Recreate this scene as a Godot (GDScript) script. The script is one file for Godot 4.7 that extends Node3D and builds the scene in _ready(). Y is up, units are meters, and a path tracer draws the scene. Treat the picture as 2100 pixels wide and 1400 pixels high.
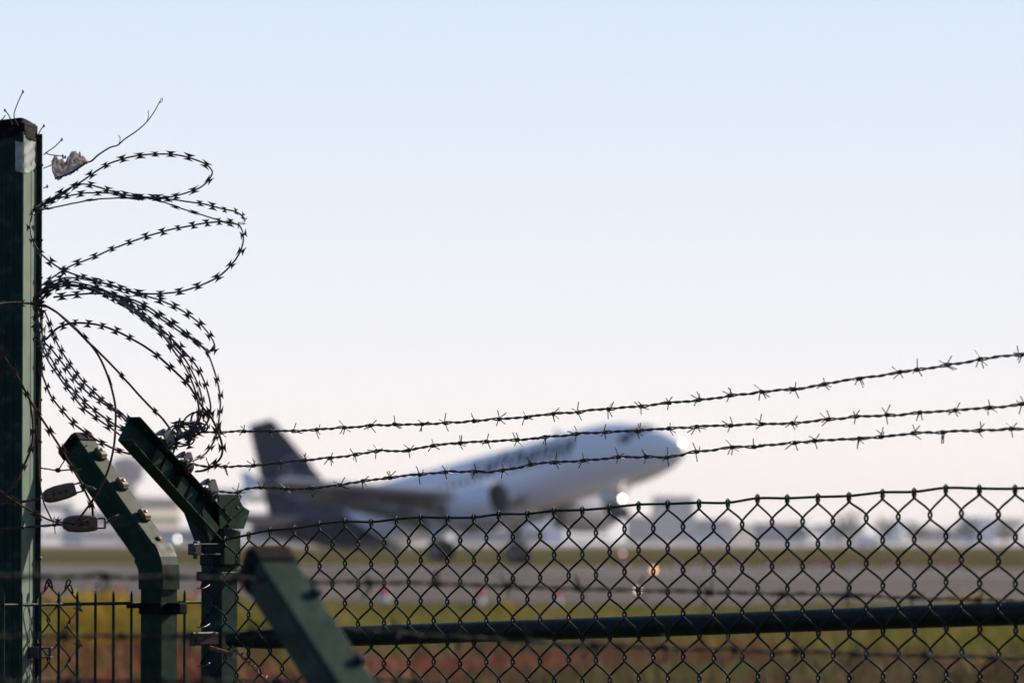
extends Node3D
# An airliner lifting off, seen through an airport fence with barbed and razor wire.

const F := 10000.0                      # focal length in photo pixels (the photo is 2100 wide)
const EYE := Vector3(0, 1.9, 0)
const PITCH := 0.04058                  # the lens looks up a little; the horizon lies at row 1106 of 1400
var rng := RandomNumberGenerator.new()
var M := {}
var used := {}

# ---------------------------------------------------------------- mesh collector
class Shape:
	var v := PackedVector3Array()
	var n := PackedVector3Array()
	var uv := PackedVector2Array()
	var idx := PackedInt32Array()

	func tri(a: Vector3, b: Vector3, c: Vector3) -> void:
		var k := v.size()
		var nn := (c - a).cross(b - a).normalized()
		v.append(a); v.append(b); v.append(c)
		n.append(nn); n.append(nn); n.append(nn)
		uv.append(Vector2(a.x, a.y)); uv.append(Vector2(b.x, b.y)); uv.append(Vector2(c.x, c.y))
		idx.append(k); idx.append(k + 1); idx.append(k + 2)

	func quad(a: Vector3, b: Vector3, c: Vector3, d: Vector3) -> void:
		tri(a, b, c)
		tri(a, c, d)

	# a box from its middle and three half-axes, edges chamfered by e metres
	func box(c: Vector3, x: Vector3, y: Vector3, z: Vector3, e := 0.0) -> void:
		var lx := x.length(); var ly := y.length(); var lz := z.length()
		e = minf(e, minf(lx, minf(ly, lz)) * 0.45)
		var ax := [x / lx, y / ly, z / lz]
		var l := [lx, ly, lz]
		for i in 3:
			var j: int = (i + 1) % 3
			var k: int = (i + 2) % 3
			for s in [-1.0, 1.0]:
				var o: Vector3 = c + ax[i] * (l[i] * s)
				var p: Vector3 = ax[j] * (l[j] - e)
				var q: Vector3 = ax[k] * (l[k] - e)
				face(o - p - q, o + p - q, o + p + q, o - p + q, ax[i] * s)
				if e > 0.0:
					for s2 in [-1.0, 1.0]:
						var o2: Vector3 = c + ax[i] * ((l[i] - e) * s) + ax[j] * (l[j] * s2)
						var o1: Vector3 = c + ax[i] * (l[i] * s) + ax[j] * ((l[j] - e) * s2)
						face(o1 - q, o1 + q, o2 + q, o2 - q, (ax[i] * s + ax[j] * s2).normalized())
		if e > 0.0:
			for s in [-1.0, 1.0]:
				for t in [-1.0, 1.0]:
					for u in [-1.0, 1.0]:
						var g: Vector3 = ax[0] * s + ax[1] * t + ax[2] * u
						var p0: Vector3 = c + ax[0] * (lx * s) + ax[1] * ((ly - e) * t) + ax[2] * ((lz - e) * u)
						var p1: Vector3 = c + ax[0] * ((lx - e) * s) + ax[1] * (ly * t) + ax[2] * ((lz - e) * u)
						var p2: Vector3 = c + ax[0] * ((lx - e) * s) + ax[1] * ((ly - e) * t) + ax[2] * (lz * u)
						if (p2 - p0).cross(p1 - p0).dot(g) > 0.0: tri(p0, p1, p2)
						else: tri(p0, p2, p1)

	func face(a: Vector3, b: Vector3, c: Vector3, d: Vector3, out: Vector3) -> void:
		if (c - a).cross(b - a).dot(out) > 0.0: quad(a, b, c, d)
		else: quad(a, d, c, b)

	# a tube along points; r is a number or one radius per point
	func tube(p: PackedVector3Array, r, sides := 6, caps := true) -> void:
		var m := p.size()
		if m < 2: return
		var k0 := v.size()
		var t := (p[1] - p[0]).normalized()
		var side := t.cross(Vector3.UP)
		if side.length() < 0.1: side = t.cross(Vector3.RIGHT)
		side = side.normalized()
		for i in m:
			var t2: Vector3 = ((p[mini(i + 1, m - 1)] - p[maxi(i - 1, 0)])).normalized()
			side = (side - t2 * side.dot(t2)).normalized()
			var up := t2.cross(side)
			var rr: float = r[i] if r is PackedFloat32Array else r
			for s in sides:
				var a := TAU * s / sides
				var d := side * cos(a) + up * sin(a)
				v.append(p[i] + d * rr)
				n.append(d)
				uv.append(Vector2(float(s) / sides, float(i)))
		for i in m - 1:
			for s in sides:
				var a := k0 + i * sides + s
				var b := k0 + i * sides + (s + 1) % sides
				idx.append(a); idx.append(a + sides); idx.append(b)
				idx.append(b); idx.append(a + sides); idx.append(b + sides)
		if caps:
			for e in [0, m - 1]:
				var c: Vector3 = p[e]
				var o: Vector3 = (p[0] - p[1]) if e == 0 else (p[m - 1] - p[m - 2])
				var b0: int = k0 + e * sides
				for s in sides:
					var a1: Vector3 = v[b0 + s]
					var a2: Vector3 = v[b0 + (s + 1) % sides]
					if (a2 - c).cross(a1 - c).dot(o) > 0.0: tri(c, a1, a2)
					else: tri(c, a2, a1)

	func rod(a: Vector3, b: Vector3, r, sides := 8) -> void:
		tube(PackedVector3Array([a, b]), r, sides)

	# rings of equal count joined into a skin with smooth normals
	func skin(rings: Array, closed := true, keep = null) -> void:
		var m: int = rings[0].size()
		var k0 := v.size()
		var nr := rings.size()
		for i in nr:
			for j in m:
				var du: Vector3 = rings[mini(i + 1, nr - 1)][j] - rings[maxi(i - 1, 0)][j]
				var jn: int = (j + 1) % m if closed else mini(j + 1, m - 1)
				var jp: int = (j - 1 + m) % m if closed else maxi(j - 1, 0)
				var dv: Vector3 = rings[i][jn] - rings[i][jp]
				var nn := dv.cross(du)
				v.append(rings[i][j])
				n.append(nn.normalized() if nn.length() > 1e-12 else Vector3.UP)
				uv.append(Vector2(float(j) / m, float(i) / nr))
		for i in nr - 1:
			for j in (m if closed else m - 1):
				if keep != null and not keep.call(i, j): continue
				var a := k0 + i * m + j
				var b := k0 + i * m + (j + 1) % m
				idx.append(a); idx.append(a + m); idx.append(b)
				idx.append(b); idx.append(a + m); idx.append(b + m)

	# a round body about the axis a->b, profile of (distance along, radius)
	func lathe(a: Vector3, axis: Vector3, prof: Array, sides := 24) -> void:
		var t := axis.normalized()
		var s0 := t.cross(Vector3.UP)
		if s0.length() < 0.1: s0 = t.cross(Vector3.RIGHT)
		s0 = s0.normalized()
		var u0 := t.cross(s0)
		var rings := []
		for q in prof:
			var ring := PackedVector3Array()
			for s in sides:
				var an := TAU * s / sides
				ring.append(a + t * q[0] + (s0 * cos(an) + u0 * sin(an)) * q[1])
			rings.append(ring)
		skin(rings)

	# a flat outline given in the plane, thickened by th along out
	func plate(poly: PackedVector3Array, flat: PackedVector2Array, out: Vector3, th: float) -> void:
		var t := Geometry2D.triangulate_polygon(flat)
		var o := out * th * 0.5
		for i in range(0, t.size(), 3):
			var a := poly[t[i]]; var b := poly[t[i + 1]]; var c := poly[t[i + 2]]
			for s in [1.0, -1.0]:
				if (c - a).cross(b - a).dot(out) * s > 0.0: tri(a + o * s, b + o * s, c + o * s)
				else: tri(a + o * s, c + o * s, b + o * s)
		for i in poly.size():
			var a := poly[i]; var b := poly[(i + 1) % poly.size()]
			quad(a + o, b + o, b - o, a - o)

	func ball(c: Vector3, r: Vector3, sides := 10) -> void:
		var rings := []
		for i in 7:
			var la := PI * i / 6.0 - PI / 2
			var ring := PackedVector3Array()
			for s in sides:
				var an := TAU * s / sides
				ring.append(c + Vector3(cos(an) * cos(la) * r.x, sin(la) * r.y, sin(an) * cos(la) * r.z))
			rings.append(ring)
		skin(rings)

	func mesh() -> ArrayMesh:
		var a := []
		a.resize(Mesh.ARRAY_MAX)
		a[Mesh.ARRAY_VERTEX] = v
		a[Mesh.ARRAY_NORMAL] = n
		a[Mesh.ARRAY_TEX_UV] = uv
		a[Mesh.ARRAY_INDEX] = idx
		var m := ArrayMesh.new()
		m.add_surface_from_arrays(Mesh.PRIMITIVE_TRIANGLES, a)
		return m

# ---------------------------------------------------------------- naming and tagging
func put(called: String, sh, mat: Material, parent: Node3D, at := Transform3D()) -> MeshInstance3D:
	var o := MeshInstance3D.new()
	o.name = numbered(called) if parent == self else called
	o.mesh = sh.mesh() if sh is Shape else sh
	o.material_override = mat
	o.transform = at
	parent.add_child(o, true)
	return o

func numbered(called: String) -> String:
	var k: int = used.get(called, 0)
	used[called] = k + 1
	return called if k == 0 else "%s_%03d" % [called, k]

func thing(called: String, label: String, category: String, group := "", at := Vector3.ZERO) -> Node3D:
	var o := Node3D.new()
	o.name = numbered(called)
	o.position = at
	add_child(o)
	return tag(o, label, category, group)

func tag(o: Node3D, label: String, category: String, group := "", kind := "") -> Node3D:
	o.set_meta("label", label)
	o.set_meta("category", category)
	if group: o.set_meta("group", group)
	if kind: o.set_meta("kind", kind)
	return o

func structure(called: String, sh, mat: Material, label: String) -> MeshInstance3D:
	var o := put(called, sh, mat, self)
	o.set_meta("kind", "structure")
	o.set_meta("label", label)
	return o

# ---------------------------------------------------------------- measuring
func P(px: float, py: float, d: float) -> Vector3:
	return EYE + Basis(Vector3.RIGHT, PITCH) * Vector3((px - 1050.0) / F * d, (700.0 - py) / F * d, -d)

func on_plane(px: float, py: float, p0: Vector3, nn: Vector3) -> Vector3:
	var dir := P(px, py, 1.0) - EYE
	return EYE + dir * ((p0 - EYE).dot(nn) / dir.dot(nn))

func fence_depth(px: float) -> float:
	var k := (px - 508.0) / (45.43 + 0.00615 * px)
	return 9.1 * (1.0 - 0.00615 * k)

func lin(r: float, g: float, b: float) -> Color:
	return Color(r, g, b).linear_to_srgb()

# evenly spaced points of a smooth curve through q
func curve(q: PackedVector3Array, step: float) -> PackedVector3Array:
	var dense := PackedVector3Array()
	var m := q.size()
	for i in m - 1:
		var a := q[maxi(i - 1, 0)]; var b := q[i]; var c := q[i + 1]; var d := q[mini(i + 2, m - 1)]
		for k in 12:
			dense.append(b.cubic_interpolate(c, a, d, k / 12.0))
	dense.append(q[m - 1])
	var out := PackedVector3Array([dense[0]])
	var left := step
	for i in dense.size() - 1:
		var a := dense[i]
		var seg := dense[i + 1] - a
		var l := seg.length()
		var s := left
		while s <= l:
			out.append(a + seg * (s / l))
			s += step
		left = s - l
	if out[out.size() - 1].distance_to(dense[dense.size() - 1]) > step * 0.4:
		out.append(dense[dense.size() - 1])
	return out

# ---------------------------------------------------------------- materials
func noise_tex(freq: float, seed_: int, lo: Color, hi: Color, size := 256, oct := 4, kind := FastNoiseLite.TYPE_SIMPLEX_SMOOTH) -> NoiseTexture2D:
	var nz := FastNoiseLite.new()
	nz.seed = seed_
	nz.frequency = freq
	nz.noise_type = kind
	nz.fractal_octaves = oct
	var t := NoiseTexture2D.new()
	t.width = size; t.height = size
	t.seamless = true
	t.noise = nz
	var g := Gradient.new()
	g.offsets = PackedFloat32Array([0.15, 0.85])
	g.colors = PackedColorArray([lo, hi])
	t.color_ramp = g
	return t

func mat(c: Color, rough := 0.6, metal := 0.0) -> StandardMaterial3D:
	var m := StandardMaterial3D.new()
	m.albedo_color = c
	m.roughness = rough
	m.metallic = metal
	return m

func worn(c1: Color, c2: Color, rough: float, metal: float, scale: float, seed_: int, bump := 0.0) -> StandardMaterial3D:
	var m := mat(Color.WHITE, rough, metal)
	m.albedo_texture = noise_tex(0.02, seed_, c1, c2)
	m.uv1_triplanar = true
	m.uv1_world_triplanar = true
	m.uv1_scale = Vector3.ONE * scale
	if bump > 0.0:
		var t := noise_tex(0.03, seed_ + 7, Color.BLACK, Color.WHITE)
		t.as_normal_map = true
		m.normal_enabled = true
		m.normal_texture = t
		m.normal_scale = bump
	return m

func paint(c1: Color, c2: Color, rough: float, scale: float, seed_: int) -> StandardMaterial3D:
	var m := worn(c1, c2, rough, 0.0, scale, seed_, 0.02)
	m.metallic_specular = 0.2
	var t := noise_tex(0.05, seed_ + 40, Color(rough - .12, rough - .12, rough - .12), Color(rough + .15, rough + .15, rough + .15))
	m.roughness = 1.0
	m.roughness_texture = t
	var g := Gradient.new()                # the odd pale scuff on the paint
	g.offsets = PackedFloat32Array([0.1, 0.68, 0.76, 1.0])
	g.colors = PackedColorArray([c1, c2, c2.lerp(Color(.42, .44, .42), .16), c2.lerp(Color(.42, .44, .42), .3)])
	m.albedo_texture.color_ramp = g
	m.albedo_texture.noise.fractal_octaves = 6
	return m

func materials() -> void:
	M.green = paint(lin(.0068, .0235, .0165), lin(.0108, .033, .0235), 0.52, 4.0, 11)
	M.green_sunlit = paint(lin(.105, .150, .122), lin(.135, .185, .152), 0.6, 3.0, 10)  # sunlight on the tall post's bright side, put into the green
	M.green_dark = paint(lin(.0045, .013, .012), lin(.008, .019, .017), 0.45, 5.0, 9)
	M.green_wire = paint(lin(.006, .012, .011), lin(.012, .021, .018), 0.5, 9.0, 12)
	M.cap = paint(lin(.004, .0038, .005), lin(.008, .0072, .009), 0.75, 12.0, 13)
	M.cap.metallic_specular = 0.15
	M.dark_steel = worn(lin(.010, .011, .011), lin(.024, .025, .026), 0.7, 0.0, 18.0, 24)
	M.dark_steel.metallic_specular = 0.25
	M.steel = worn(lin(.016, .016, .018), lin(.060, .057, .057), 0.4, 0.45, 40.0, 14)
	M.razor = worn(lin(.016, .016, .018), lin(.045, .045, .049), 0.48, 0.4, 18.0, 15)
	M.rust = worn(lin(.016, .007, .006), lin(.070, .026, .017), 0.85, 0.1, 30.0, 16)
	M.zinc = worn(lin(.07, .072, .082), lin(.15, .152, .17), 0.5, 0.5, 20.0, 17)
	M.brown_plastic = worn(lin(.052, .034, .022), lin(.105, .072, .048), 0.6, 0.0, 15.0, 18)
	M.copper = worn(lin(.06, .025, .014), lin(.22, .09, .05), 0.7, 0.2, 30.0, 19)
	M.twig = worn(lin(.025, .015, .012), lin(.06, .036, .028), 0.9, 0.0, 40.0, 20)
	M.film = worn(lin(.20, .225, .215), lin(.34, .365, .35), 0.3, 0.0, 14.0, 21)
	M.scrap = worn(lin(.42, .40, .40), lin(.60, .57, .57), 0.6, 0.0, 5.0, 22)
	M.scrap.backlight_enabled = true
	M.scrap.backlight = lin(.3, .28, .28)
	# airliner
	M.white = mat(lin(.84, .85, .87), 0.32)
	M.white.clearcoat_enabled = true
	M.white.clearcoat = 0.25
	M.white.clearcoat_roughness = 0.2
	M.navy = mat(lin(.005, .011, .045), 0.4)
	M.navy.metallic_specular = 0.3
	M.wing = mat(lin(.21, .215, .23), 0.5)
	M.dark = mat(lin(.012, .012, .014), 0.6)
	M.duct = mat(lin(.055, .055, .06), .6)  # intake shade painted in: liner set darker than its grey metal
	M.fan = mat(lin(.035, .035, .04), .5, .2)  # dark titanium, deepened further for the shade inside the intake
	M.tyre = mat(lin(.014, .014, .015), 0.85)
	M.bare = mat(lin(.32, .32, .33), 0.55, 0.6)
	M.glass = mat(lin(.012, .015, .02), 0.08)
	M.emblem = mat(lin(.16, .17, .2), 0.5)
	# setting
	M.asphalt = worn(lin(.046, .042, .043), lin(.092, .082, .082), 0.9, 0.0, 0.022, 31)
	M.asphalt.metallic_specular = 0.15
	M.paint = mat(lin(.62, .6, .56), 0.7)
	M.field = worn(lin(.038, .036, .011), lin(.080, .070, .022), 0.95, 0.0, 0.045, 32)
	M.field.metallic_specular = 0.0
	var near := noise_tex(0.012, 77, lin(.75, .7, .6), lin(1, 1, 1))
	M.field.detail_enabled = true
	M.field.detail_blend_mode = BaseMaterial3D.BLEND_MODE_MUL
	M.field.detail_albedo = near

# ---------------------------------------------------------------- light, sky, camera
func set_up() -> void:
	var cam := Camera3D.new()
	cam.name = "camera"
	add_child(cam)
	var lens := CameraAttributesPhysical.new()
	lens.frustum_focal_length = 171.4
	lens.frustum_focus_distance = 8.75
	lens.exposure_aperture = 8.6
	cam.attributes = lens
	cam.position = EYE
	cam.rotation = Vector3(PITCH, 0, 0)
	cam.fov = rad_to_deg(2.0 * atan(700.0 / F))
	cam.near = 0.1
	cam.far = 20000.0
	cam.current = true

	var we := WorldEnvironment.new()
	var env := Environment.new()
	env.background_mode = Environment.BG_SKY
	env.tonemap_mode = Environment.TONE_MAPPER_LINEAR
	env.tonemap_exposure = EXPOSURE
	env.sdfgi_enabled = true
	env.ssao_enabled = true
	env.ssil_enabled = true
	var sm := PanoramaSkyMaterial.new()
	sm.panorama = ImageTexture.create_from_image(sky_image())
	env.sky = Sky.new()
	env.sky.sky_material = sm
	env.fog_enabled = true
	env.fog_density = 0.00009
	env.fog_light_color = Color(0.97, 0.97, 1.0)
	we.environment = env
	add_child(we)

	var sun := DirectionalLight3D.new()
	sun.name = "sun"
	sun.light_energy = 1.6
	sun.light_color = Color(1.0, 0.93, 0.84)
	sun.light_angular_distance = 0.53
	sun.shadow_enabled = true
	add_child(sun)
	sun.look_at_from_position(Vector3.ZERO, -SUN, Vector3.UP)

const EXPOSURE := 1.7
const SUN := Vector3(0.641, 0.5, -0.580)

# a clear, slightly hazy sky: warm white at the horizon, light blue above it, deeper blue overhead, brighter round the sun
func sky_image() -> Image:
	var w := 1024
	var h := 512
	var im := Image.create(w, h, false, Image.FORMAT_RGBAF)
	var horizon := Vector3(1.08, .995, .925)
	var low := Vector3(.70, .865, 1.06)
	var top := Vector3(.085, .17, .37)
	var away := Vector3(.27, .41, .71)          # the horizon opposite the sun
	var s := SUN.normalized()
	for y in h:
		var e := PI * (0.5 - (y + 0.5) / h)
		var ed := maxf(rad_to_deg(e), 0.0)
		var base := horizon.lerp(low, 1.0 - exp(-pow(ed / 4.6, 1.25)))
		var lift := 1.0 - exp(-pow(ed / 26.0, 1.6))
		for x in w:
			var a := TAU * ((x + 0.5) / w)
			var d := Vector3(sin(a) * cos(e), sin(e), -cos(a) * cos(e))
			var g := rad_to_deg(acos(clampf(d.dot(s), -1.0, 1.0)))
			var c := base.lerp(away, smoothstep(58.0, 140.0, g))
			c = c.lerp(top, lift)
			c += Vector3(.9, .82, .7) * (0.6 * exp(-g / 8.0))
			c /= EXPOSURE
			im.set_pixel(x, y, Color(c.x, c.y, c.z))
	return im

func _ready() -> void:
	rng.seed = 4711
	materials()
	set_up()
	ground()
	buildings()
	airliner()
	field_things()
	fence()
	print("done")

# ---------------------------------------------------------------- ground, runway, field
const HEAD := 0.647                      # heading of the runway, turned towards the viewer

func strip(o1: float, o2: float, y: float, t1: float, t2: float) -> Shape:
	var f := Vector3(cos(HEAD), 0, sin(HEAD))
	var q := Vector3(sin(HEAD), 0, -cos(HEAD))
	var c := Vector3(-2.4, y, -299.0)
	var s := Shape.new()
	s.face(c + q * o1 + f * t1, c + q * o1 + f * t2, c + q * o2 + f * t2, c + q * o2 + f * t1, Vector3.UP)
	return s

func ground() -> void:
	var s := Shape.new()
	s.face(Vector3(-2500, 0, 300), Vector3(2500, 0, 300), Vector3(2500, 0, -5500), Vector3(-2500, 0, -5500), Vector3.UP)
	M.field.detail_uv_layer = BaseMaterial3D.DETAIL_UV_2
	M.field.uv2_triplanar = true
	M.field.uv2_world_triplanar = true
	M.field.uv2_scale = Vector3.ONE * 0.0071
	structure("ground", s, M.field, "dry olive and straw coloured grass of the airfield")
	var r := structure("runway", strip(-47.0, 38.0, 0.02, -900.0, 700.0), M.asphalt, "grey asphalt runway crossing the airfield")
	for o in [-24.0, 22.0]:
		put("marking", strip(o, o + 1.6, 0.032, -900.0, 700.0), M.paint, r)
	for k in 18:
		put("marking", strip(-0.5, 0.5, 0.032, -460.0 + k * 50.0, -430.0 + k * 50.0), M.paint, r)
	var t := structure("taxiway", strip(-122.0, -84.0, 0.02, -900.0, 700.0), M.asphalt, "grey asphalt taxiway beside the runway")
	put("marking", strip(-103.2, -102.8, 0.032, -900.0, 700.0), mat(lin(.55, .36, .05), .7), t)
	structure("taxiway_001", strip(-84.6, -46.4, 0.014, 6.0, 700.0), M.asphalt, "grey asphalt link joining taxiway and runway")
	for k in 9:
		put("tyre_mark", strip(-9.0 + k * 2.1 + rng.randf_range(-.5, .5), -8.5 + k * 2.1 + rng.randf_range(-.4, .6), 0.026, -200.0 + rng.randf_range(-90, 60), 60.0 + rng.randf_range(-60, 120)), mat(lin(.022, .021, .021), .9), r)
	var a := Shape.new()
	a.face(Vector3(-900, 0.03, -1300), Vector3(900, 0.03, -1300), Vector3(900, 0.03, -3900), Vector3(-900, 0.03, -3900), Vector3.UP)
	structure("apron", a, worn(lin(.17, .17, .18), lin(.25, .25, .26), .9, 0, .02, 41), "concrete apron in front of the terminal buildings")
	plants()

func clump(blades: int, tall: float, wide: float, seed_: int) -> ArrayMesh:
	var g := RandomNumberGenerator.new()
	g.seed = seed_
	var s := Shape.new()
	for i in blades:
		var a := g.randf() * TAU
		var d := Vector3(cos(a), 0, sin(a))
		var b := d * g.randf() * 0.12
		var side := Vector3(-d.z, 0, d.x).rotated(Vector3.UP, g.randf() * 3.0) * wide * g.randf_range(.6, 1.3)
		var hgt := tall * g.randf_range(.5, 1.15)
		var lean := d * hgt * g.randf_range(.1, .6)
		var m1 := b + Vector3(0, hgt * .6, 0) + lean * .35
		var m2 := b + Vector3(0, hgt, 0) + lean
		s.quad(b - side, b + side, m1 + side * .8, m1 - side * .8)
		s.tri(m1 - side * .8, m1 + side * .8, m2)
	return s.mesh()

func flower_head(seed_: int, tall: float) -> ArrayMesh:
	var g := RandomNumberGenerator.new()
	g.seed = seed_
	var s := Shape.new()
	for i in 9:
		var a := g.randf() * TAU
		var b := Vector3(cos(a), 0, sin(a)) * g.randf() * .12
		var t := b * 1.8 + Vector3(0, tall * g.randf_range(.65, 1.1), 0)
		s.tri(b, b + Vector3(.01, 0, .01), t)
		for k in 4:
			var c := t + Vector3(g.randf_range(-.05, .05), g.randf_range(-.07, .05), g.randf_range(-.05, .05))
			s.box(c, Vector3(.022, 0, .01), Vector3(0, .02, .006), Vector3(-.01, 0, .02))
	return s.mesh()

func scatter(called: String, me: ArrayMesh, m: Material, label: String, category: String, count: int, d1: float, d2: float, cols: Array, dense: Callable) -> void:
	var spots := []
	var tries := 0
	while spots.size() < count and tries < count * 30:
		tries += 1
		var d := d1 + (d2 - d1) * pow(rng.randf(), 1.0)
		var x := rng.randf_range(-1, 1) * (0.13 * d + 2.0)
		if rng.randf() > dense.call(x, d): continue
		spots.append(Vector3(x, 0, -d))
	var tone := FastNoiseLite.new()
	tone.seed = called.length() * 13
	tone.frequency = .11
	var mm := MultiMesh.new()
	mm.transform_format = MultiMesh.TRANSFORM_3D
	mm.use_colors = true
	mm.mesh = me
	mm.instance_count = spots.size()
	for i in spots.size():
		var sc := rng.randf_range(.6, 1.35) * clampf(1.25 - (-spots[i].z - 70.0) / 75.0 * .85, .35, 1.0)
		mm.set_instance_transform(i, Transform3D(Basis(Vector3.UP, rng.randf() * TAU).scaled(Vector3(sc, sc * rng.randf_range(.7, 1.2), sc)), spots[i]))
		var pick := (tone.get_noise_2d(spots[i].x * 1.4, spots[i].z * .5) * .75 + .5) * cols.size() + rng.randf_range(-1.2, 1.2)
		var c: Color = cols[clampi(int(pick), 0, cols.size() - 1)]
		var k := rng.randf_range(.75, 1.25)
		mm.set_instance_color(i, Color(c.r * k, c.g * k, c.b * k))
	var o := MultiMeshInstance3D.new()
	o.name = called
	o.multimesh = mm
	o.material_override = m
	add_child(o)
	tag(o, label, category, "", "stuff")

func plants() -> void:
	var leaf := mat(Color.WHITE, .85)
	leaf.vertex_color_use_as_albedo = true
	leaf.backlight_enabled = true
	leaf.backlight = lin(.16, .15, .03)
	var weed := mat(Color.WHITE, .9)
	weed.vertex_color_use_as_albedo = true
	var nz := FastNoiseLite.new()
	nz.seed = 5
	nz.frequency = 0.07
	var patchy := func(x, d): return clampf(0.55 + 1.6 * nz.get_noise_2d(x * 1.3, d * .35), 0.0, 1.0)
	var anti := func(x, d): return clampf(0.45 - 1.6 * nz.get_noise_2d(x * 1.3, d * .35), 0.05, 1.0)
	scatter("grass", clump(16, .34, .012, 3), leaf, "yellow green grass growing between fence and taxiway", "grass", 18000, 60, 141,
		[Color(.15, .17, .015), Color(.21, .21, .015), Color(.27, .235, .02), Color(.27, .205, .045), Color(.21, .135, .045)], patchy)
	scatter("weeds", clump(18, .40, .016, 4), weed, "rust brown weeds covering the ground beyond the fence", "weeds", 15000, 40, 69,
		[Color(.25, .08, .035), Color(.32, .072, .04), Color(.22, .115, .042), Color(.15, .08, .036), Color(.23, .19, .048), Color(.18, .17, .036)], anti)
	var bloom := mat(Color.WHITE, .8)
	bloom.vertex_color_use_as_albedo = true
	bloom.backlight_enabled = true
	bloom.backlight = lin(.25, .16, .01)
	var spots := func(x, d):
		var px: float = 1050.0 + x / d * F
		var a := clampf(1.2 - absf(px - 210.0) / 190.0, 0.0, 1.0)
		return clampf(a * .5 + 1.6 * (nz.get_noise_2d(x * 2.0 + 90.0, d * .5) - .36), 0.0, 1.0)
	scatter("wildflowers", flower_head(8, .62), bloom, "yellow wildflowers scattered through the airfield grass", "flowers", 520, 66, 112,
		[Color(.55, .36, .015), Color(.48, .33, .02), Color(.60, .42, .03)], spots)

# ---------------------------------------------------------------- far buildings
func building(x0: float, x1: float, top: float, dd: float, wall: Material, label: String, called := "terminal_building", roof_over := 0.6, floors := 3, turn := 0.0) -> Node3D:
	var d := dd * 1.55
	var w := (x1 - x0) / F * d
	var h := (1106.0 - top) / F * d + EYE.y
	var at := Vector3(((x0 + x1) / 2 - 1050.0) / F * d, 0, -d)
	var o := thing(called, label, "building", "buildings across the airfield", at)
	var dep := maxf(8.0, w * .5)
	if turn > 0.0:
		w /= cos(turn) + .6 * sin(turn)
		dep = w * .6
		o.rotation.y = turn
	var s := Shape.new()
	s.box(Vector3(0, h / 2, -dep / 2), Vector3(w / 2, 0, 0), Vector3(0, h / 2, 0), Vector3(0, 0, dep / 2), .1)
	put("wall", s, wall, o)
	s = Shape.new()
	s.box(Vector3(0, h + .3, -dep / 2), Vector3(w / 2 + roof_over, 0, 0), Vector3(0, .3, 0), Vector3(0, 0, dep / 2 + roof_over), .08)
	put("roof", s, M.roof, o)
	var nm := clampi(int(w / 6.0), 2, 9)
	var pane := BoxMesh.new()
	pane.size = Vector3(w * .92 / nm - .7, h / floors * .45, .2)
	for k in floors:
		for i in nm:
			put("window", pane, M.far_glass, o, Transform3D(Basis(), Vector3(w * .46 * (2.0 * (i + .5) / nm - 1.0), h * (k + .55) / floors, .04)))
	return o

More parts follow.
